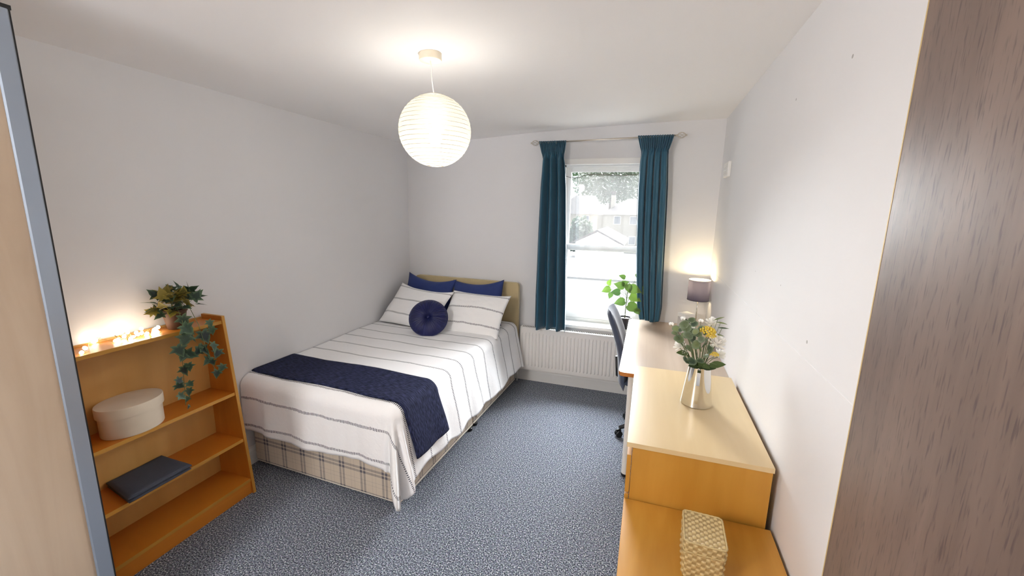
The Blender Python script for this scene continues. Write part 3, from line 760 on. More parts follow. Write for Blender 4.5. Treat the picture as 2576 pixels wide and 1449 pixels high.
def pillow(name, label, w, h, th, mats, seed, loc, tilt, yawd=0, rolld=0, sag=0, group=None):
    o = bpy.data.objects.new(name, pillow_mesh(name, w, h, th, mats, seed, sag=sag)); link(o); o.location = loc
    o.rotation_euler = (Matrix.Rotation(R(yawd), 3, 'Z') @ Matrix.Rotation(R(tilt), 3, 'X') @ Matrix.Rotation(R(rolld), 3, 'Z')).to_euler()
    tag(o, label, 'pillow', group); return o
pillow('pillow', 'navy blue pillow against the headboard, nearer the left wall', .56, .44, .13, [M['navy']], 1.3, (-2.07, 3.60, .825), 70, -2, -4, .04, group='navy pillows at the headboard')
pillow('pillow', 'navy blue pillow against the headboard, farther from the left wall', .54, .44, .13, [M['navy']], 4.7, (-1.53, 3.585, .82), 70, -2, 4, .03, group='navy pillows at the headboard')
pillow('pillow', 'white stitched pillow beside the left wall, in front of a navy one', .62, .47, .15, [M['pcase'], M['navy_dk']], 8.1, (-2.04, 3.335, .785), 44, -3, -5, .03, group='white stitched pillows')
pillow('pillow', 'white stitched pillow nearer the window, in front of a navy one', .60, .45, .14, [M['pcase'], M['navy_dk']], 2.9, (-1.455, 3.355, .765), 47, -2, -1, .0, group='white stitched pillows')

# round cushion
def round_cushion():
    rc = thing('round_cushion', 'round pleated navy velvet cushion leaning on the white pillows', 'cushion', (-1.770, 3.085, .760))
    rotm = (Matrix.Rotation(R(22), 3, 'Z') @ Matrix.Rotation(R(56), 3, 'X')).to_4x4()
    m = MB(); NR, NT = 18, 144; RR = .165
    def fn(sgn):
        def g(a, b):
            ang = 2 * PI * a; r = b; pl = math.cos(36 * ang + 1.3 * math.sin(5 * ang))
            h = .058 * (max(0, 1 - r ** 3.2)) ** .6 * (1 - .62 * math.exp(-(r / .16) ** 2)) + 0.0055 * pl * smoothstep(.05, .35, r) * (1 - smoothstep(.88, 1, r))
            return rotm @ Vector((RR * r * math.cos(ang) * (1 + .01 * pl * r), RR * r * math.sin(ang) * (1 + .01 * pl * r), sgn * h))
        return g
    m.grid(fn(1), NT, NR); m.grid(fn(-1), NT, NR, flip=True); c = m.build('cover', M['velvet'], rc, True, world=False)
    m = MB(); m.lathe([(.001, .040), (.010, .038), (.015, .032), (.015, .026)], n=18, xf=rotm); m.build('button', M['velvet'], rc, True, world=False)
    m = MB(); m.tube([rotm @ Vector((RR * 1.0 * math.cos(2 * PI * k / 64), RR * 1.0 * math.sin(2 * PI * k / 64), 0)) for k in range(65)], .005, 6, False); m.build('piping', M['velvet'], rc, True, world=False)
round_cushion()

# ------------------------------------------------------------------ curtains and pole
POLY_ = 3.722
pole_z = lambda x: lerp(2.288, 2.313, (x + 1.0) / 1.165)
cp = thing('curtain_pole', 'thin metal curtain pole with cage finials above the window', 'curtain pole', (-.42, POLY_, 2.30))
m_ = MB(); m_.tube([(-.985, POLY_, pole_z(-.985)), (.150, POLY_, pole_z(.150))], .0065, 12); m_.build('pole', M['steel'], cp, True)
for sx, x in ((-1, -.985), (1, .150)):
    m_ = MB(); c = Vector((x + sx * .038, POLY_, pole_z(x)))
    for k in range(6):
        a0 = k * PI / 3
        m_.tube([c + Vector((sx * lerp(-.036, .036, t), math.cos(a0 + t * 2.2) * .024 * math.sin(PI * t) ** .8, math.sin(a0 + t * 2.2) * .024 * math.sin(PI * t) ** .8)) for t in [i / 10 for i in range(11)]], .0022, 5)
    m_.lathe([(.001, -.008), (.006, -.004), (.006, .004), (.001, .008)], c + Vector((sx * .038, 0, 0)), 10)
    m_.lathe([(.009, -.006), (.009, .006)], c - Vector((sx * .038, 0, 0)), 10)
    m_.build('finial', M['steel'], cp, True)
for x in (-.955, .105):
    m_ = MB(); m_.tube([(x, POLY_, pole_z(x)), (x, POLY_ + .03, pole_z(x) - .004), (x, 3.828, pole_z(x) - .004)], .005, 8); m_.lathe([(.018, 0), (.018, .006)], (x, 3.829, pole_z(x) - .004), 16, xf=Matrix.Rotation(R(90), 3, 'X')); m_.build('bracket', M['steel'], cp, True)
ring_me = None
for x in [lerp(-.935, -.765, k / 5) for k in range(6)] + [lerp(-.125, .09, k / 6) for k in range(7)]:
    if ring_me is None:
        m_ = MB(); m_.tube([(0, .013 * math.cos(a), .013 * math.sin(a)) for a in [2 * PI * k / 16 for k in range(17)]], .0017, 5, False); ro = m_.build('ring', M['steel'], cp, True, world=False); ring_me = ro.data
    else: ro = bpy.data.objects.new('ring', ring_me); link(ro, cp)
    ro.location = Vector((x, POLY_, pole_z(x) - .005)) - cp.location; ro.rotation_euler = (0, 0, random.uniform(-.5, .5))

def curtain(name, label, xtab, ztop, zbot, nf, seed, ph):
    c = thing(name, label, 'curtain', ((xtab[-1][1] + xtab[-1][2]) / 2, POLY_, zbot), group='teal curtains at the window')
    m = MB(); NU, NV = 150, 90; HH = .105
    xa = lambda z: interp([(q[0], q[1]) for q in xtab], z); xb = lambda z: interp([(q[0], q[2]) for q in xtab], z)
    def fn(a, b):
        z = lerp(zbot, ztop, b); dz = ztop - z
        x = lerp(xa(z), xb(z), a)
        head = 1 - smoothstep(HH * .8, HH * 1.5, dz)
        gather = math.exp(-((dz - HH) / .035) ** 2)
        ph2 = a * nf * 2 * PI + ph + .5 * math.sin(a * 5 + seed) + .35 * nz3(a * 2, z * .6, seed)
        big = math.sin(ph2) + .35 * math.sin(2 * ph2 + 1.1 + seed)
        y = (1 - head) * (1 - .75 * gather) * (.042 + .016 * smoothstep(.2, 1.2, dz)) * big
        y += head * .009 * math.sin(a * 15 * 2 * PI) - .006 * gather
        y += .005 * nz3(a * 6, z * 3, seed + 9) * (1 - head)
        zz = z + (.004 * math.sin(a * 15 * 2 * PI) if b > .999 else 0) - (.008 * math.sin(a * 7 + seed)) * (1 if b < .001 else 0)
        return (x + .010 * (1 - head) * math.sin(ph2 + 1.3), POLY_ - .012 + y, zz)
    o = m.grid(fn, NU, NV).build('drape', M['curtain'], c, True)
    md = o.modifiers.new('thickness', 'SOLIDIFY'); md.thickness = .0025
    return c
curtain('curtain', 'teal curtain hanging left of the window down to the radiator', [(.595, -.990, -.668), (.9, -.992, -.676), (1.45, -.985, -.695), (1.9, -.975, -.715), (2.10, -.963, -.735), (2.19, -.955, -.752), (2.30, -.985, -.740)], 2.300, .595, 3.6, 1.0, .3)
curtain('curtain', 'blue teal curtain right of the window with its hem on the desk', [(.772, -.030, .150), (.90, -.062, .160), (1.15, -.085, .150), (1.48, -.108, .140), (1.9, -.125, .125), (2.12, -.122, .110), (2.20, -.115, .105), (2.315, -.145, .135)], 2.318, .772, 4.2, 3.4, 1.2)

# net curtain and its wire
nw = thing('net_wire', 'thin sagging wire that carries the net curtain', 'wire', (-.4, 3.945, 2.02))
m_ = MB(); m_.tube([(lerp(-.82, .012, t), 3.945, 2.035 - .035 * math.sin(PI * min(1, t / .28)) * (t < .28) - .012 * math.sin(PI * max(0, (t - .28) / .72)) + .010 * math.sin(t * 17) * .3) for t in [i / 40 for i in range(41)]], .0026, 6); m_.build('cable', plain('grey_sleeved_wire', srgb(104, 98, 92), .6), nw, True)
for x in (-.826, .016): m_ = MB(); m_.lathe([(.004, -.006), (.004, .006)], (x, 3.945, 2.035), 8, xf=Matrix.Rotation(R(90), 3, 'Y')); m_.build('hook', M['steel'], nw)
nc = MB()
def netf(a, b):
    z = lerp(.640, 2.020, b); x = lerp(-.81, .005, a)
    y = 3.948 + .009 * math.sin(a * 26 + .6 * math.sin(z * 2)) + .008 * math.sin(a * 61 + z) * (.4 + .6 * nz3(a * 5, z, 1)) + .014 * math.exp(-((a - .16 - .012 * z) / .02) ** 2)
    return (x + .004 * nz3(a * 9, z * 2, 4), y, z)
no = nc.grid(netf, 140, 30).build('net_curtain', M['net'], None, True)
tag(no, 'sheer white net curtain hanging over the window glass', 'net curtain')

# ------------------------------------------------------------------ desk
dk = thing('desk', 'wooden desk along the right wall below the lamp', 'desk', (.2, 3.15, 0))
m_ = MB(); DX0, DX1, DY0, DY1 = -.112, .518, 2.470, 3.812
m_.prism([(DX0 + .03, DY0), (DX1, DY0), (DX1, DY1), (DX0 + .02, DY1), (DX0, DY1 - .02), (DX0, DY0 + .03), (DX0 + .009, DY0 + .009)], 'z', .715, .740); m_.build('top', M['desk'], dk)
m_ = MB(); m_.prism([(DX0 + .03, DY0 - .0015), (DX1, DY0 - .0015), (DX1, DY0 + .001), (DX0 + .03, DY0 + .001)], 'z', .7155, .7392); m_.prism([(DX0 - .0015, DY0 + .03), (DX0 + .001, DY0 + .03), (DX0 + .001, DY1 - .02), (DX0 - .0015, DY1 - .02)], 'z', .7155, .7392)
m_.prism([(DX0 + .03, DY0 - .0015), (DX0 + .008, DY0 + .0075), (DX0 - .0015, DY0 + .03), (DX0 + .001, DY0 + .03), (DX0 + .010, DY0 + .010), (DX0 + .03, DY0 + .001)], 'z', .7155, .7392); m_.build('edge_band', M['edge'], dk)
for (x, y) in ((-.030, 2.555), (-.030, 3.74), (.47, 2.555), (.47, 3.74)):
    m_ = MB(); m_.lathe([(.026, .02), (.026, .690), (.040, .700), (.040, .714)], (x, y, 0), 20); lg = m_.build('leg', M['paper'], dk, 'auto')
    m_ = MB(); m_.lathe([(.020, 0), (.028, .004), (.028, .02)], (x, y, 0), 16); m_.build('foot', M['black'], lg, 'auto')
bx('frame_rail', M['paper'], dk, -.045, -.020, 2.58, 3.72, .67, .714); bx('frame_rail', M['paper'], dk, 0.0, .45, 2.545, 2.57, .67, .714)
bx('back_rail', M['paper'], dk, .485, .505, 2.58, 3.72, .40, .714)

# chest of drawers (tall) and low unit, both facing left
ch = thing('chest_of_drawers', 'wooden chest of drawers between the desk and the lower unit', 'chest of drawers', (.24, 2.01, 0))
CX0, CX1, CY0, CY1, CZ = -.020, .497, 1.573, 2.452, .800
bx('top', M['beech_glare'], ch, CX0, CX1, CY0, CY1, CZ - .020, CZ, bev=.0012)
bx('side_panel', M['beech_v'], ch, .003, CX1 - .004, CY0 + .004, CY0 + .020, 0, CZ - .020); bx('side_panel', M['beech_v'], ch, .003, CX1 - .004, CY1 - .020, CY1 - .004, 0, CZ - .020)
bx('back_panel', M['beech_v'], ch, CX1 - .012, CX1 - .005, CY0 + .020, CY1 - .020, .03, CZ - .021); bx('bottom', M['beech'], ch, .003, CX1 - .012, CY0 + .020, CY1 - .020, .05, .066)
bx('plinth', M['beech'], ch, .02, .036, CY0 + .020, CY1 - .020, 0, .05)
bx('front_rail', M['beech_glare'], ch, .003, .020, CY0 + .020, CY1 - .020, CZ - .062, CZ - .021)
for k in range(4):
    z0 = .055 + k * .1745
    bx('drawer_front', M['beech_v'], ch, -.016, .001, CY0 + .004, CY1 - .004, z0, z0 + .165, bev=.001)
low = thing('low_drawer_unit', 'low wooden drawer unit holding the woven basket', 'drawer unit', (.24, 1.3, 0))
LZ = .556; LY0, LY1 = 1.02, 1.567
bx('top', M['beech'], low, -.016, .508, LY0, LY1, LZ - .020, LZ, bev=.0012)
bx('side_panel', M['beech_v'], low, .003, .502, LY0 + .003, LY0 + .019, 0, LZ - .020); bx('side_panel', M['beech_v'], low, .003, .502, LY1 - .019, LY1 - .003, 0, LZ - .020)
bx('back_panel', M['beech_v'], low, .492, .499, LY0 + .019, LY1 - .019, .03, LZ - .021); bx('plinth', M['beech'], low, .02, .036, LY0 + .019, LY1 - .019, 0, .05)
for k in range(3): bx('drawer_front', M['beech_v'], low, -.014, .001, LY0 + .003, LY1 - .003, .055 + k * .158, .055 + k * .158 + .148, bev=.001)

# basket
def basket():
    bk = thing('woven_basket', 'small lidded woven seagrass basket on the low unit', 'basket', (.243, 1.322, LZ))
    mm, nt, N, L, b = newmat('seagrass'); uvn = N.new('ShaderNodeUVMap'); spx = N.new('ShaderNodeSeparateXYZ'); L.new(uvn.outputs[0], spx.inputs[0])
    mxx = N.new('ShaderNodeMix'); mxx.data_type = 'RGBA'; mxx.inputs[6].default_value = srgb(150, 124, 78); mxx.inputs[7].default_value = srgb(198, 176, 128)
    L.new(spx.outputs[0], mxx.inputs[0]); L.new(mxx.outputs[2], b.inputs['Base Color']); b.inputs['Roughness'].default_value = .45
    mc = plain('seagrass_cord', srgb(188, 166, 118), .5, vary=.15, vscale=150)
    cx, cy_ = .243, 1.318; rz = R(-2)
    def rr_pt(u, hx, hy, rad):  # rounded rectangle perimeter point
        per = 2 * (2 * hx + 2 * hy); d = (u % 1) * per
        segs = [((-hx, -hy), (hx, -hy)), ((hx, -hy), (hx, hy)), ((hx, hy), (-hx, hy)), ((-hx, hy), (-hx, -hy))]
        for (a, b) in segs:
            L_ = math.hypot(b[0] - a[0], b[1] - a[1])
            if d <= L_: x, y = lerp(a[0], b[0], d / L_), lerp(a[1], b[1], d / L_); break
            d -= L_
        q = Vector((x, y)); c = Vector((max(-hx + rad, min(hx - rad, x)), max(-hy + rad, min(hy - rad, y))))
        dd = q - c
        if dd.length > 1e-6: q = c + dd.normalized() * rad; n = dd.normalized()
        else: n = Vector((0, 0))
        return q, n
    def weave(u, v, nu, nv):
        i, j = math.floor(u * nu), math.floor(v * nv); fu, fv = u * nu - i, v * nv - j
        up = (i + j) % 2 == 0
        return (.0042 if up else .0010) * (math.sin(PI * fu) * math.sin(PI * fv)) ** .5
    def gap_shade(u, v, nu, nv):   # shade of the weave gaps put into the colour: browner on sunken cells
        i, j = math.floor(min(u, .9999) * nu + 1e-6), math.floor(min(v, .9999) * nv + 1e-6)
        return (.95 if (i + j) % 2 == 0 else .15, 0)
    def side(z0, z1, hx, hy, nu, nv, bulge, name):
        m = MB(); NU, NV = nu * 4, nv * 4
        def fn(a, b):
            q, n = rr_pt(a, hx, hy, .014); k = 1 + bulge * math.sin(PI * b)
            w = weave(a if a < 1 else 0.0, min(b, .9999), nu, nv)
            p = Vector((q.x * k + n.x * w, q.y * k + n.y * w, 0)); p.rotate(Matrix.Rotation(rz, 3, 'Z'))
            return (cx + p.x, cy_ + p.y, lerp(z0, z1, b))
        return m.grid(fn, NU, NV, lambda a, b: gap_shade(a, b, nu, nv)).build(name, mm, bk, True, uv=True)
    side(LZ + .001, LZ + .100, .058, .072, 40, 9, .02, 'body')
    bx('base', mc, bk, cx - .054, cx + .054, cy_ - .068, cy_ + .068, LZ + .0005, LZ + .004)
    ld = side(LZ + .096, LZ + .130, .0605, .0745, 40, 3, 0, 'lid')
    m = MB(); nu, nv = 10, 13
    def fn(a, b):
        p = Vector((lerp(-.0595, .0595, a), lerp(-.0735, .0735, b), 0)); w = weave(min(a, .9999), min(b, .9999), nu, nv); p.rotate(Matrix.Rotation(rz, 3, 'Z'))
        return (cx + p.x, cy_ + p.y, LZ + .130 + w)
    m.grid(fn, nu * 4, nv * 4, lambda a, b: gap_shade(a, b, nu, nv)).build('lid_top', mm, ld, True, uv=True)
    def cord(z, hx, hy, r):
        m = MB(); pts = []
        for k in range(141):
            q, n = rr_pt(k / 140 if k < 140 else 0, hx, hy, .014); p = Vector((q.x, q.y, 0)); p.rotate(Matrix.Rotation(rz, 3, 'Z')); pts.append((cx + p.x, cy_ + p.y, z + .0006 * math.sin(k * 1.4)))
        m.tube(pts, [r * (1 + .15 * math.sin(k * 2.2)) for k in range(141)], 6, False); m.build('cord_edge', mc, ld, True)
    cord(LZ + .131, .0610, .0750, .0030); cord(LZ + .097, .0615, .0755, .0026)
basket()

# ------------------------------------------------------------------ jug of flowers
JX, JY = .276, 2.043
jg = thing('metal_jug', 'polished metal jug holding the flowers on the chest', 'jug', (JX, JY, CZ))
m_ = MB(); m_.lathe([(.001, CZ + .0005), (.068, CZ + .0005), (.0705, CZ + .003), (.0705, CZ + .006), (.0485, CZ + .188), (.0500, CZ + .192), (.0470, CZ + .192), (.0460, CZ + .186), (.066, CZ + .012), (.001, CZ + .01)], (JX, JY, 0), 48, cap=False); m_.build('body', M['chrome'], jg, 'auto')
hd = Vector((-JX * 1.0, -JY, 0)).normalized(); hs = Vector((-hd.y, hd.x, 0))
path = [(.0495, .176), (.060, .186), (.074, .180), (.080, .160), (.082, .120), (.083, .080), (.082, .045), (.076, .028), (.066, .026)]
m_ = MB(); v = []
for (r, z) in path:
    for s in (-1, 1): 
        for q in (0, .003): v.append(Vector((JX, JY, CZ + z)) + hd * (r - q) + hs * (.0075 * s))
f = []
for i in range(len(path) - 1):
    a = i * 4; b = a + 4
    f += [[a, a + 2, b + 2, b], [a + 1, b + 1, b + 3, a + 3], [a, b, b + 1, a + 1], [a + 2, a + 3, b + 3, b + 2]]
f += [[0, 1, 3, 2], [len(v) - 4, len(v) - 2, len(v) - 1, len(v) - 3]]
m_.add(v, f).build('handle', M['chrome'], jg)
fw = thing('flower_bunch', 'bunch of white and yellow flowers with eucalyptus in the metal jug', 'flowers', (JX, JY, CZ + .10))
rf = random.Random(5)
def fstem(p, r=.0016):
    p = Vector(p); m = MB(); b0 = Vector((JX + (p.x - JX) * .15, JY + (p.y - JY) * .15, CZ + .06)); mid = Vector((JX + (p.x - JX) * .30, JY + (p.y - JY) * .30, CZ + .20))
    m.tube([b0, mid, (mid + p) / 2 + Vector((0, 0, .01)), p], r, 5); m.build('stem', M['stem'], fw, True)
def bloom(x, z, rad, dy=0, n=26):
    c = Vector((x, JY + dy, z)); fstem(c - Vector((0, 0, .01)))
    ax = (c - Vector((JX, JY, CZ + .17))).normalized() + Vector((0, -.25, .15)); ax.normalize(); q = ax.to_track_quat('Z', 'Y').to_matrix()
    for k in range(n):
        ring = k / n; el = lerp(1.25, -.1, ring ** .8); a = k * 2.39996
        d = q @ Vector((math.cos(a) * math.cos(el), math.sin(a) * math.cos(el), math.sin(el)))
        put_leaf(fw, petal_l, c + d * rad * .12 - ax * rad * .2, d, ax + d * -.3, rad * rf.uniform(.85, 1.1), 'petal')
for (x, z, r, dy) in ((.309, 1.197, .032, .02), (.330, 1.120, .042, -.03), (.180, 1.076, .030, .0), (.352, 1.062, .026, -.02), (.197, 1.050, .022, -.03)): bloom(x, z, r, dy)
yb = None
def yellow_head(x, z, r, dy):
    c = Vector((x, JY + dy, z)); fstem(c - Vector((0, 0, .01))); m = MB()
    for k in range(46):
        a = k * 2.39996; el = math.asin(lerp(-.15, 1, (k + .5) / 46)); d = Vector((math.cos(a) * math.cos(el), math.sin(a) * math.cos(el), math.sin(el)))
        p = c + Vector((d.x * r, d.y * r * .9, d.z * r * .62)); rr = r * .17
        m.lathe([(.0006, -rr), (rr * .8, -rr * .5), (rr, 0), (rr * .7, rr * .6), (.0006, rr)], p, 6, cap=False)
    m.build('blossom_head', M['yellow'], fw, True)
yellow_head(.288, 1.165, .034, -.02); yellow_head(.325, 1.066, .018, -.045); yellow_head(.305, 1.148, .020, -.035)
for (x, z) in ((0.149,1.149),(0.162,1.125),(0.172,1.119),(0.196,1.178),(0.206,1.148),(0.230,1.159),(0.243,1.105),(0.279,1.104),(0.263,1.132),(0.252,1.060),(0.290,1.060),(0.233,1.021),(0.185,1.199),(0.227,1.133),(.215,1.085),(.265,1.085),(.305,1.09),(.205,1.03),(.27,1.03),(.155,1.165)):
    c = Vector((x, JY - .045 + rf.uniform(-.025, .02), z)); fstem(c)
    d = Vector((x - JX, rf.uniform(-.08, .02), rf.uniform(-.03, .08))).normalized(); s = rf.uniform(.028, .052)
    put_leaf(fw, euc_l, c - d * s * .5, d, (rf.uniform(-1.1, 1.1), -1, rf.uniform(-.3, 1.5)), s)
    if z > 1.09: put_leaf(fw, euc_l, c + Vector((.008, .01, .012)) - d * s * .2, Vector((-d.x, d.y, abs(d.z) + .4)), (rf.uniform(-1.1, 1.1), -1, rf.uniform(-.3, 1.5)), s * .7)
for (x, z, tx, tz, s) in ((.191, 1.057, -1, .1, .06), (.341, 1.020, 1, .35, .075), (.288, 1.008, .5, -.1, .06), (.245, 1.0, -.5, .1, .06), (.31, 1.0, .8, .2, .06), (.22, 1.02, -.9, .3, .05), (.27, .998, 0, .3, .05)):
    c = Vector((x, JY - .045, z)); fstem(c); d = Vector((tx, -.3, tz)).normalized(); put_leaf(fw, dark_l, c - d * s * .5, d, (0, -.7, 1), s)
for (x, z, tx, tz) in ((.343, 1.208, 1, -.1), (.352, 1.184, 1, .05), (.338, 1.151, 1, -.15), (.330, 1.225, .8, .4), (.205, 1.20, -.7, .6), (.19, 1.17, -1, .1)):
    c = Vector((x, JY, z)); fstem(c, .001); d = Vector((tx, -.1, tz)).normalized(); put_leaf(fw, nar_l, c - d * .02, d, (0, -.6, 1), .05)
for (x, z) in ((.132, 1.181), (.180, 1.213), (.258, 1.209), (.236, 1.134), (.224, 1.173)):
    c = Vector((x, JY - .01, z)); fstem(c, .001)
    for k in range(6): a = k * 1.05; put_leaf(fw, petal_l, c, (math.cos(a), -.4, math.sin(a) * .6 + .5), (0, -1, .4), .016, 'petal')

# ------------------------------------------------------------------ desk lamp, white card box
LX, LY = .425, 3.655
lp = thing('desk_lamp', 'small lamp with a navy drum shade in the desk corner', 'lamp', (LX, LY, .74))
m_ = MB(); m_.lathe([(.001, .7405), (.055, .7405), (.057, .744), (.055, .752), (.010, .757), (.006, .762)], (LX, LY, 0), 32); m_.build('base', M['chrome'], lp, 'auto')
m_ = MB(); m_.tube([(LX, LY, .758), (LX, LY, 1.045)], .0055, 12); m_.build('stem', M['chrome'], lp, True)
shade_m, nt, N, L, b = newmat('navy_shade'); N.remove(b)
tl = N.new('ShaderNodeBsdfTranslucent'); tl.inputs[0].default_value = srgb(140, 140, 172); df = N.new('ShaderNodeBsdfDiffuse'); df.inputs[0].default_value = srgb(34, 34, 62)
ms = N.new('ShaderNodeMixShader'); ms.inputs[0].default_value = .20; L.new(df.outputs[0], ms.inputs[1]); L.new(tl.outputs[0], ms.inputs[2]); L.new(ms.outputs[0], N['Material Output'].inputs[0])
m_ = MB(); m_.lathe([(.084, .997), (.084, 1.080), (.084, 1.163)], (LX, LY, 0), 48, cap=False); so = m_.build('lamp_shade', shade_m, lp, True)
m_ = MB(); m_.lathe([(.0815, 1.163), (.0815, .997)], (LX, LY, 0), 48, cap=False); m_.build('lining', sheer('shade_lining', (.9, .88, .84, 1), 0.0, .5), so, True)
for z in (.997, 1.163): m_ = MB(); m_.tube([(LX + .083 * math.cos(2 * PI * k / 48), LY + .083 * math.sin(2 * PI * k / 48), z) for k in range(49)], .0022, 6, False); m_.build('rim', M['paper'] if z > 1.1 else M['navy_dk'], so, True)
m_ = MB(); m_.tube([(LX, LY, 1.045), (LX + .082, LY, 1.06)], .0015, 5); m_.tube([(LX, LY, 1.045), (LX - .041, LY + .071, 1.06)], .0015, 5); m_.tube([(LX, LY, 1.045), (LX - .041, LY - .071, 1.06)], .0015, 5); m_.build('spider', M['chrome'], lp)
m_ = MB(); m_.lathe([(.012, 1.04), (.013, 1.06), (.024, 1.085), (.026, 1.10), (.018, 1.12), (.001, 1.127)], (LX, LY, 0), 20); m_.build('bulb', emit('lamp_bulb_glow', (1, .80, .52, 1), 25), lp, True)
ld = bpy.data.lights.new('lamp_glow', 'POINT'); ld.energy = 2.6; ld.color = (1, .78, .42); ld.shadow_soft_size = .015
lo = bpy.data.objects.new('lamp_glow', ld); link(lo, lp); lo.location = (0, 0, 1.145 - .74)
cb = thing('white_box', 'small white cardboard box standing beside the desk lamp', 'box', (.338, 3.545, .7405), R(33))
m_ = MB(); m_.box(-.045, .045, -.045, .045, 0, .160, .002); m_.build('body', plain('grey_white_card', srgb(206, 202, 198), .7), cb, world=False)
m_ = MB(); m_.box(-.0455, .0455, -.0455, .0455, .128, .1615, .002); m_.build('lid', M['white'], cb, world=False)

# plant on the sill
px, py = -.156, 3.862
pp = thing('potted_plant', 'leafy green plant in a dark pot on the window sill', 'plant', (px, py, .6325))
m_ = MB(); m_.lathe([(.042, .6325), (.044, .636), (.056, .728), (.060, .730), (.060, .742), (.054, .742), (.052, .73)], (px, py, 0), 28); m_.build('pot', M['darkpot'], pp, 'auto')
m_ = MB(); m_.lathe([(.001, .731), (.053, .729)], (px, py, 0), 16); m_.build('soil', M['soil'], pp)
top = Vector((px + .012, py - .06, .985))
m_ = MB(); m_.tube([(px, py, .72), (px + .004, py - .02, .85), top, (px + .02, py - .08, 1.09)], [.004, .0035, .003, .002], 8); m_.build('stem', M['stem'], pp, True)
rp_ = random.Random(2)
for (x, z, tx, tz, s, dy) in ((-.330, 1.005, -1, -.45, .085, -.12), (-.305, 1.075, .35, 1, .065, -.10), (-.245, .995, -1, -.1, .085, -.14), (-.290, .955, -.3, -1, .06, -.12), (-.215, 1.065, -.9, .2, .095, -.16), (-.200, 1.130, -.9, .35, .065, -.08), (-.165, 1.085, .6, .3, .07, -.15),
                              (-.205, .905, -.8, -.25, .10, -.13), (-.130, 1.045, .3, -1, .085, -.20), (-.075, 1.040, .8, -.3, .110, -.20), (-.010, 1.030, 1, -.35, .100, -.17), (-.070, .965, .9, -.35, .105, -.20), (-.075, .880, .9, -.3, .125, -.20), (-.050, 1.150, .5, -.6, .075, -.16), (-.065, 1.185, -.3, 1, .05, -.14), (-.045, .850, .7, -.8, .07, -.20)):
    c = Vector((x, py + dy, z)); d = Vector((tx, -.15, tz)).normalized()
    put_leaf(pp, heart_l, c - d * s * .5, d, (rp_.uniform(-.4, .4), -1, rp_.uniform(-.1, .7)), s)
    m_ = MB(); m_.tube([Vector((px + .006, py - .03, lerp(.86, .98, rp_.random()))), (top + c) / 2 + Vector((0, 0, -.01)), c - d * s * .5], .0013, 5); m_.build('leaf_stalk', M['stem'], pp, True)

# ------------------------------------------------------------------ office chair
oc = thing('office_chair', 'blue grey fabric office chair pushed under the desk', 'chair', (.125, 3.15, 0), R(0))
CHX, CHY = .125, 3.15
def backrest():
    m = MB(); n = 20
    def surf(front):
        def fn(a, b):
            z = lerp(.40, .985, b); u = a * 2 - 1
            half = .205 * (1 - .28 * max(0, (b - .55) / .45) ** 2.2 - .10 * max(0, (.3 - b) / .3) ** 2)
            edge = max(0, 1 - abs(u) ** 3.5) ** .5 * max(0, 1 - abs(2 * b - 1) ** 6) ** .5
            xc = -.135 - .085 * ((b - .15)) - .035 * b * b + .03 * (u * u) + .03 * math.sin(PI * b * 1.1)
            return (xc + (.030 if front else -.030) * edge, CHY + half * u, z)
        return fn
    m.grid(surf(True), n, n); m.grid(surf(False), n, n, flip=True)
    return m.build('backrest', M['chair'], oc, True)
backrest()
m_ = MB()
def seatf(sgn):
    def fn(a, b):
        u, v = a * 2 - 1, b * 2 - 1; e = max(0, 1 - abs(u) ** 5) ** .5 * max(0, 1 - abs(v) ** 5) ** .5
        return (CHX + .23 * u * (1 - .05 * v * v), CHY + .23 * v * (1 - .06 * u * u), .465 + sgn * .032 * e - .015 * (u > .5) * (u - .5))
    return fn
m_.grid(seatf(1), 18, 18); m_.grid(seatf(-1), 18, 18, flip=True); m_.build('seat', M['chair'], oc, True)
m_ = MB(); m_.tube([(CHX - .05, CHY, .42), (CHX - .22, CHY, .415), (CHX - .275, CHY, .45), (CHX - .29, CHY, .60)], [.016, .016, .015, .013], 8); m_.build('back_bar', M['black'], oc, True)
m_ = MB(); m_.lathe([(.028, .07), (.030, .08), (.030, .24), (.016, .25), (.016, .40), (.055, .41), (.055, .435)], (CHX, CHY, 0), 18); m_.build('gas_column', M['black'], oc, 'auto')
for k in range(5):
    a = R(180 + 28 + 72 * k); d = Vector((math.cos(a), math.sin(a), 0)); c = Vector((CHX, CHY, 0)); s = Vector((-d.y, d.x, 0))
    m_ = MB(); m_.tube([c + d * .02 + Vector((0, 0, .115)), c + d * .12 + Vector((0, 0, .108)), c + d * .26 + Vector((0, 0, .075))], [.024, .021, .014], 8); lg = m_.build('base_arm', M['black'], oc, True)
    m_ = MB(); cc = c + d * .262
    xf = Matrix((d, Vector((0, 0, 1)), s)).transposed()
    for q in (-1, 1): m_.lathe([(.001, -.008), (.022, -.008), (.026, -.004), (.026, .004), (.022, .008), (.001, .008)], cc + s * (.014 * q) + Vector((0, 0, .0265)), 16, xf=xf, cap=False)
    m_.box(-.018, .02, -.006, .006, .03, .062, .003, xf=Matrix.Translation(cc) @ Matrix((d, s, Vector((0, 0, 1)))).transposed().to_4x4())
    m_.build('caster', M['black'], lg, 'auto')

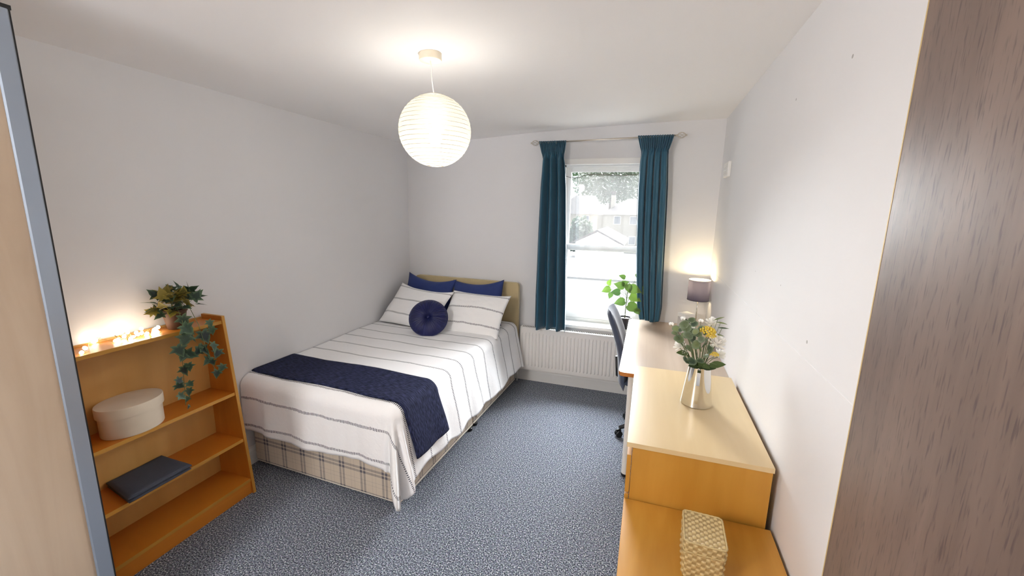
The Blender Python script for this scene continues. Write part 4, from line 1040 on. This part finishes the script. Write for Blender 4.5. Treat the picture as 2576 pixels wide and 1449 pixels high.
# ------------------------------------------------------------------ pendant lamp
PX, PY = -1.02, 1.842; CZ_ = interp(CEIL, PX)
pn = thing('pendant_lamp', 'white paper lantern hanging from the ceiling', 'pendant lamp', (PX, PY, CZ_))
m_ = MB(); m_.lathe([(.050, CZ_ - .030), (.052, CZ_ - .026), (.052, CZ_ + .002)], (PX, PY, 0), 36); m_.build('ceiling_rose', plain('cream_plastic', srgb(222, 212, 192), .5), pn, 'auto')
m_ = MB(); m_.tube([(PX, PY, CZ_ - .028), (PX + .008, PY, CZ_ - .12), (PX + .016, PY, 2.22), (PX + .018, PY, 2.10)], .0032, 8); m_.build('cord', M['white'], pn, True)
GX, GZ, GR = PX + .019, 2.060, .170
m_ = MB(); m_.lathe([(.008, 2.16), (.017, 2.155), (.019, 2.10), (.019, 2.085), (.012, 2.08)], (GX, PY, 0), 18); m_.build('lamp_holder', M['white'], pn, 'auto')
pap = sheer('lantern_paper', (.285, .267, .225, 1), 0.42, 0.55)
m_ = MB(); NB = 22; pr = []
for k in range(NB + 1):
    t = lerp(-.93, .93, k / NB); el = math.asin(t) if abs(t) < 1 else 0; el = lerp(-R(77), R(77), k / NB)
    pr.append((GR * math.cos(el), GZ + GR * .965 * math.sin(el)))
    if k < NB: e2 = lerp(-R(77), R(77), (k + .5) / NB); pr.append((GR * .992 * math.cos(e2), GZ + GR * .965 * math.sin(e2)))
m_.lathe(pr, (GX, PY, 0), 48, cap=False); sh = m_.build('lamp_shade', pap, pn, True)
m_ = MB()
for k in range(NB + 1):
    el = lerp(-R(77), R(77), k / NB); r = GR * math.cos(el) * .999; z = GZ + GR * .965 * math.sin(el)
    m_.tube([(GX + r * math.cos(a), PY + r * math.sin(a), z) for a in [2 * PI * q / 48 for q in range(49)]], .0008 if 0 < k < NB else .002, 4, False)
tag(m_.build('rib', M['steel'], sh, True), kind='stuff')
m_ = MB(); m_.lathe([(.012, 2.085), (.014, 2.075), (.028, 2.045), (.030, 2.025), (.020, 2.0), (.001, 1.993)], (GX, PY, 0), 20)
m_.build('bulb', emit('pendant_bulb_glow', (1, .93, .80, 1), 30), pn, True)
ld = bpy.data.lights.new('pendant_glow', 'POINT'); ld.energy = PENDANT_W; ld.color = (1, .95, .88); ld.shadow_soft_size = .055
lo = bpy.data.objects.new('pendant_glow', ld); link(lo, pn); lo.location = Vector((GX, PY, 2.035)) - pn.location

# added fill light behind the viewpoint, no fitting known there; brightens camera-facing surfaces
c2 = thing('rear_fill_light', 'added fill light shaped as a white dome behind the viewpoint', 'fill light', (-1.62, -.85, interp(CEIL, -1.62)))
zc = interp(CEIL, -1.62)
m_ = MB(); m_.lathe([(.205, zc - .022), (.210, zc - .018), (.210, zc + .003)], (-1.62, -.85, 0), 36); m_.build('fill_dome_plate', M['white'], c2, 'auto')
m_ = MB(); m_.lathe([(.20 * math.cos(a), zc - .022 - .08 * math.sin(a)) for a in [PI / 2 * k / 10 for k in range(11)]], (-1.62, -.85, 0), 36, cap=False); m_.build('fill_dome', emit('fill_dome_glow', (1, .97, .92, 1), 6), c2, True)
ld = bpy.data.lights.new('rear_fill_glow', 'POINT'); ld.energy = REAR_FILL_W; ld.color = (1, .98, .96); ld.shadow_soft_size = .20
lo = bpy.data.objects.new('rear_fill_glow', ld); link(lo, c2); lo.location = (0, 0, -.32)

# ------------------------------------------------------------------ outside
GZ0 = -3.6
M['render'] = plain('cream_render', srgb(176, 168, 156), 0.9, vary=.05, vscale=.5)
M['roof'] = plain('grey_brown_roof', srgb(66, 60, 58), 0.9, vary=.15, vscale=1.5)
M['asphalt'] = plain('dark_asphalt', srgb(92, 92, 90), 0.95, vary=.06, vscale=.4)
M['darkglass'] = plain('dark_window_glass', srgb(84, 94, 108), 0.15)
M['brick'] = plain('white_masonry', srgb(214, 212, 208), 0.9, vary=.04, vscale=.8)
M['crown'] = leaf_mat('tree_foliage', srgb(52, 74, 48), srgb(84, 104, 70), None, .2)
M['bark'] = plain('bark', srgb(70, 58, 48), 1.0)
struct(bx('ground', M['asphalt'], None, -90, 60, 4.3, 160, GZ0 - .2, GZ0), 'dark paved ground outside the window')
hs_ = thing('house', 'cream house with a hipped roof and chimney seen through the window', 'house', (-3, 63, GZ0), group='houses outside the window')
bx('wall', M['render'], hs_, -6.3, 4.0, 60, 67, GZ0, 1.32)
bx('wall', M['render'], hs_, -7.4, -6.3, 62.5, 67, GZ0, 1.25)
m_ = MB(); v = [(-6.8, 59.5, 1.3), (4.5, 59.5, 1.3), (4.5, 67.5, 1.3), (-6.8, 67.5, 1.3), (-3.2, 63.5, 3.6), (1.0, 63.5, 3.6)]
m_.add(v, [[0, 1, 5, 4], [1, 2, 5], [2, 3, 4, 5], [3, 0, 4], [0, 3, 2, 1]]).build('roof', M['roof'], hs_)
ck = bx('chimney', M['render'], hs_, -5.5, -4.9, 61.6, 62.3, 1.6, 4.0); m_ = MB()
for x in (-5.35, -5.05): m_.lathe([(.12, 4.0), (.10, 4.6)], (x, 61.95, 0), 10)
m_.build('chimney_pot', M['roof'], ck)
for x in (-4.75, -2.6, .2, 2.2):
    fw_ = bx('window', M['white'], hs_, x - .08, x + .88, 59.93, 60.05, -.05, 1.12); bx('pane', M['darkglass'], fw_, x, x + .8, 59.90, 59.94, .03, 1.04)
    fw_ = bx('window', M['white'], hs_, x - .08, x + .88, 59.93, 60.05, -2.8, -1.6); bx('pane', M['darkglass'], fw_, x, x + .8, 59.90, 59.94, -2.7, -1.7)
h2 = thing('house', 'house with a tall brown roof behind the left curtain edge', 'house', (-11.5, 74, GZ0), group='houses outside the window')
bx('wall', M['render'], h2, -16, -8.2, 70, 78, GZ0, 1.2); m_ = MB()
m_.add([(-16.5, 69.5, 1.2), (-7.7, 69.5, 1.2), (-7.7, 78.5, 1.2), (-16.5, 78.5, 1.2), (-12.6, 74, 4.4), (-9.3, 74, 4.4)], [[0, 1, 5, 4], [1, 2, 5], [2, 3, 4, 5], [3, 0, 4], [0, 3, 2, 1]]).build('roof', M['roof'], h2)
for x in (-10.6, -14): fw_ = bx('window', M['white'], h2, x - .08, x + .98, 69.93, 70.05, -.2, 1.0); bx('pane', M['darkglass'], fw_, x, x + .9, 69.90, 69.94, -.1, .9)
ga = thing('garage', 'white gabled garage below the houses outside', 'garage', (-2.9, 27, GZ0))
bx('wall', M['brick'], ga, -4.2, -1.65, 25.1, 31, GZ0, -.14)
m_ = MB(); m_.prism([(-4.2, -.14), (-1.65, -.14), (-2.92, .50)], 'y', 25.1, 25.25); m_.build('gable', M['brick'], ga)
for a, b_ in (((-4.5, -.26), (-2.92, .54)), ((-1.34, -.26), (-2.92, .54))):
    m_ = MB(); m_.prism([a, b_, (b_[0], b_[1] + .09), (a[0], a[1] + .09)], 'y', 24.95, 31.2); m_.build('roof', M['roof'], ga)
bx('garage_door', M['white'], ga, -3.95, -1.9, 25.02, 25.1, GZ0, -1.4)
gw = thing('garden_wall', 'long white rendered wall running below the window view', 'garden wall', (-2, 15, GZ0))
bx('wall', M['brick'], gw, -9, 5, 15, 15.25, GZ0, -.75); bx('coping', M['asphalt'], gw, -9, 5, 14.94, 15.31, -.75, -.68)
def tree(label, x, y, z, rx, rz_, seed, n=2600):
    t = thing('tree', label, 'tree', (x, y, GZ0), group='trees outside the window'); rt = random.Random(seed)
    m = MB(); m.tube([(x, y, GZ0), (x + .2, y, z - rz_ * .4), (x, y, z)], [.45, .32, .12], 8); m.build('trunk', M['bark'], t, True)
    m = MB()
    for k in range(n):
        d = Vector((rt.gauss(0, 1), rt.gauss(0, 1), rt.gauss(0, 1))).normalized(); r = rt.random() ** .4
        lump = 1 + .35 * nz3(d.x * 2 + seed, d.y * 2, d.z * 2)
        p = Vector((x + d.x * rx * r * lump, y + d.y * rx * r * lump, z + d.z * rz_ * r * lump)); s = rt.uniform(.18, .42)
        a = Vector((rt.gauss(0, 1), rt.gauss(0, 1), rt.gauss(0, 1))).normalized(); b_ = a.orthogonal().normalized()
        m.add([p + a * s, p + b_ * s * .6, p - a * s, p - b_ * s * .6], [[0, 1, 2, 3]])
    tag(m.build('foliage', M['crown'], t), kind='stuff')
tree('large dark tree behind the chimney of the cream house', -8.5, 93, 8.4, 8.6, 5.2, 1, 8200)
tree('tree behind the house roof at the right of the view', 3.0, 74, 5.6, 3.2, 3.6, 2)
tree('tree standing over the left hand house roof', -25, 96, 8.0, 4.6, 4.6, 3)
tree('shrubby tree between the two houses', -7.9, 50, -1.3, 1.5, 2.2, 4, 1400)
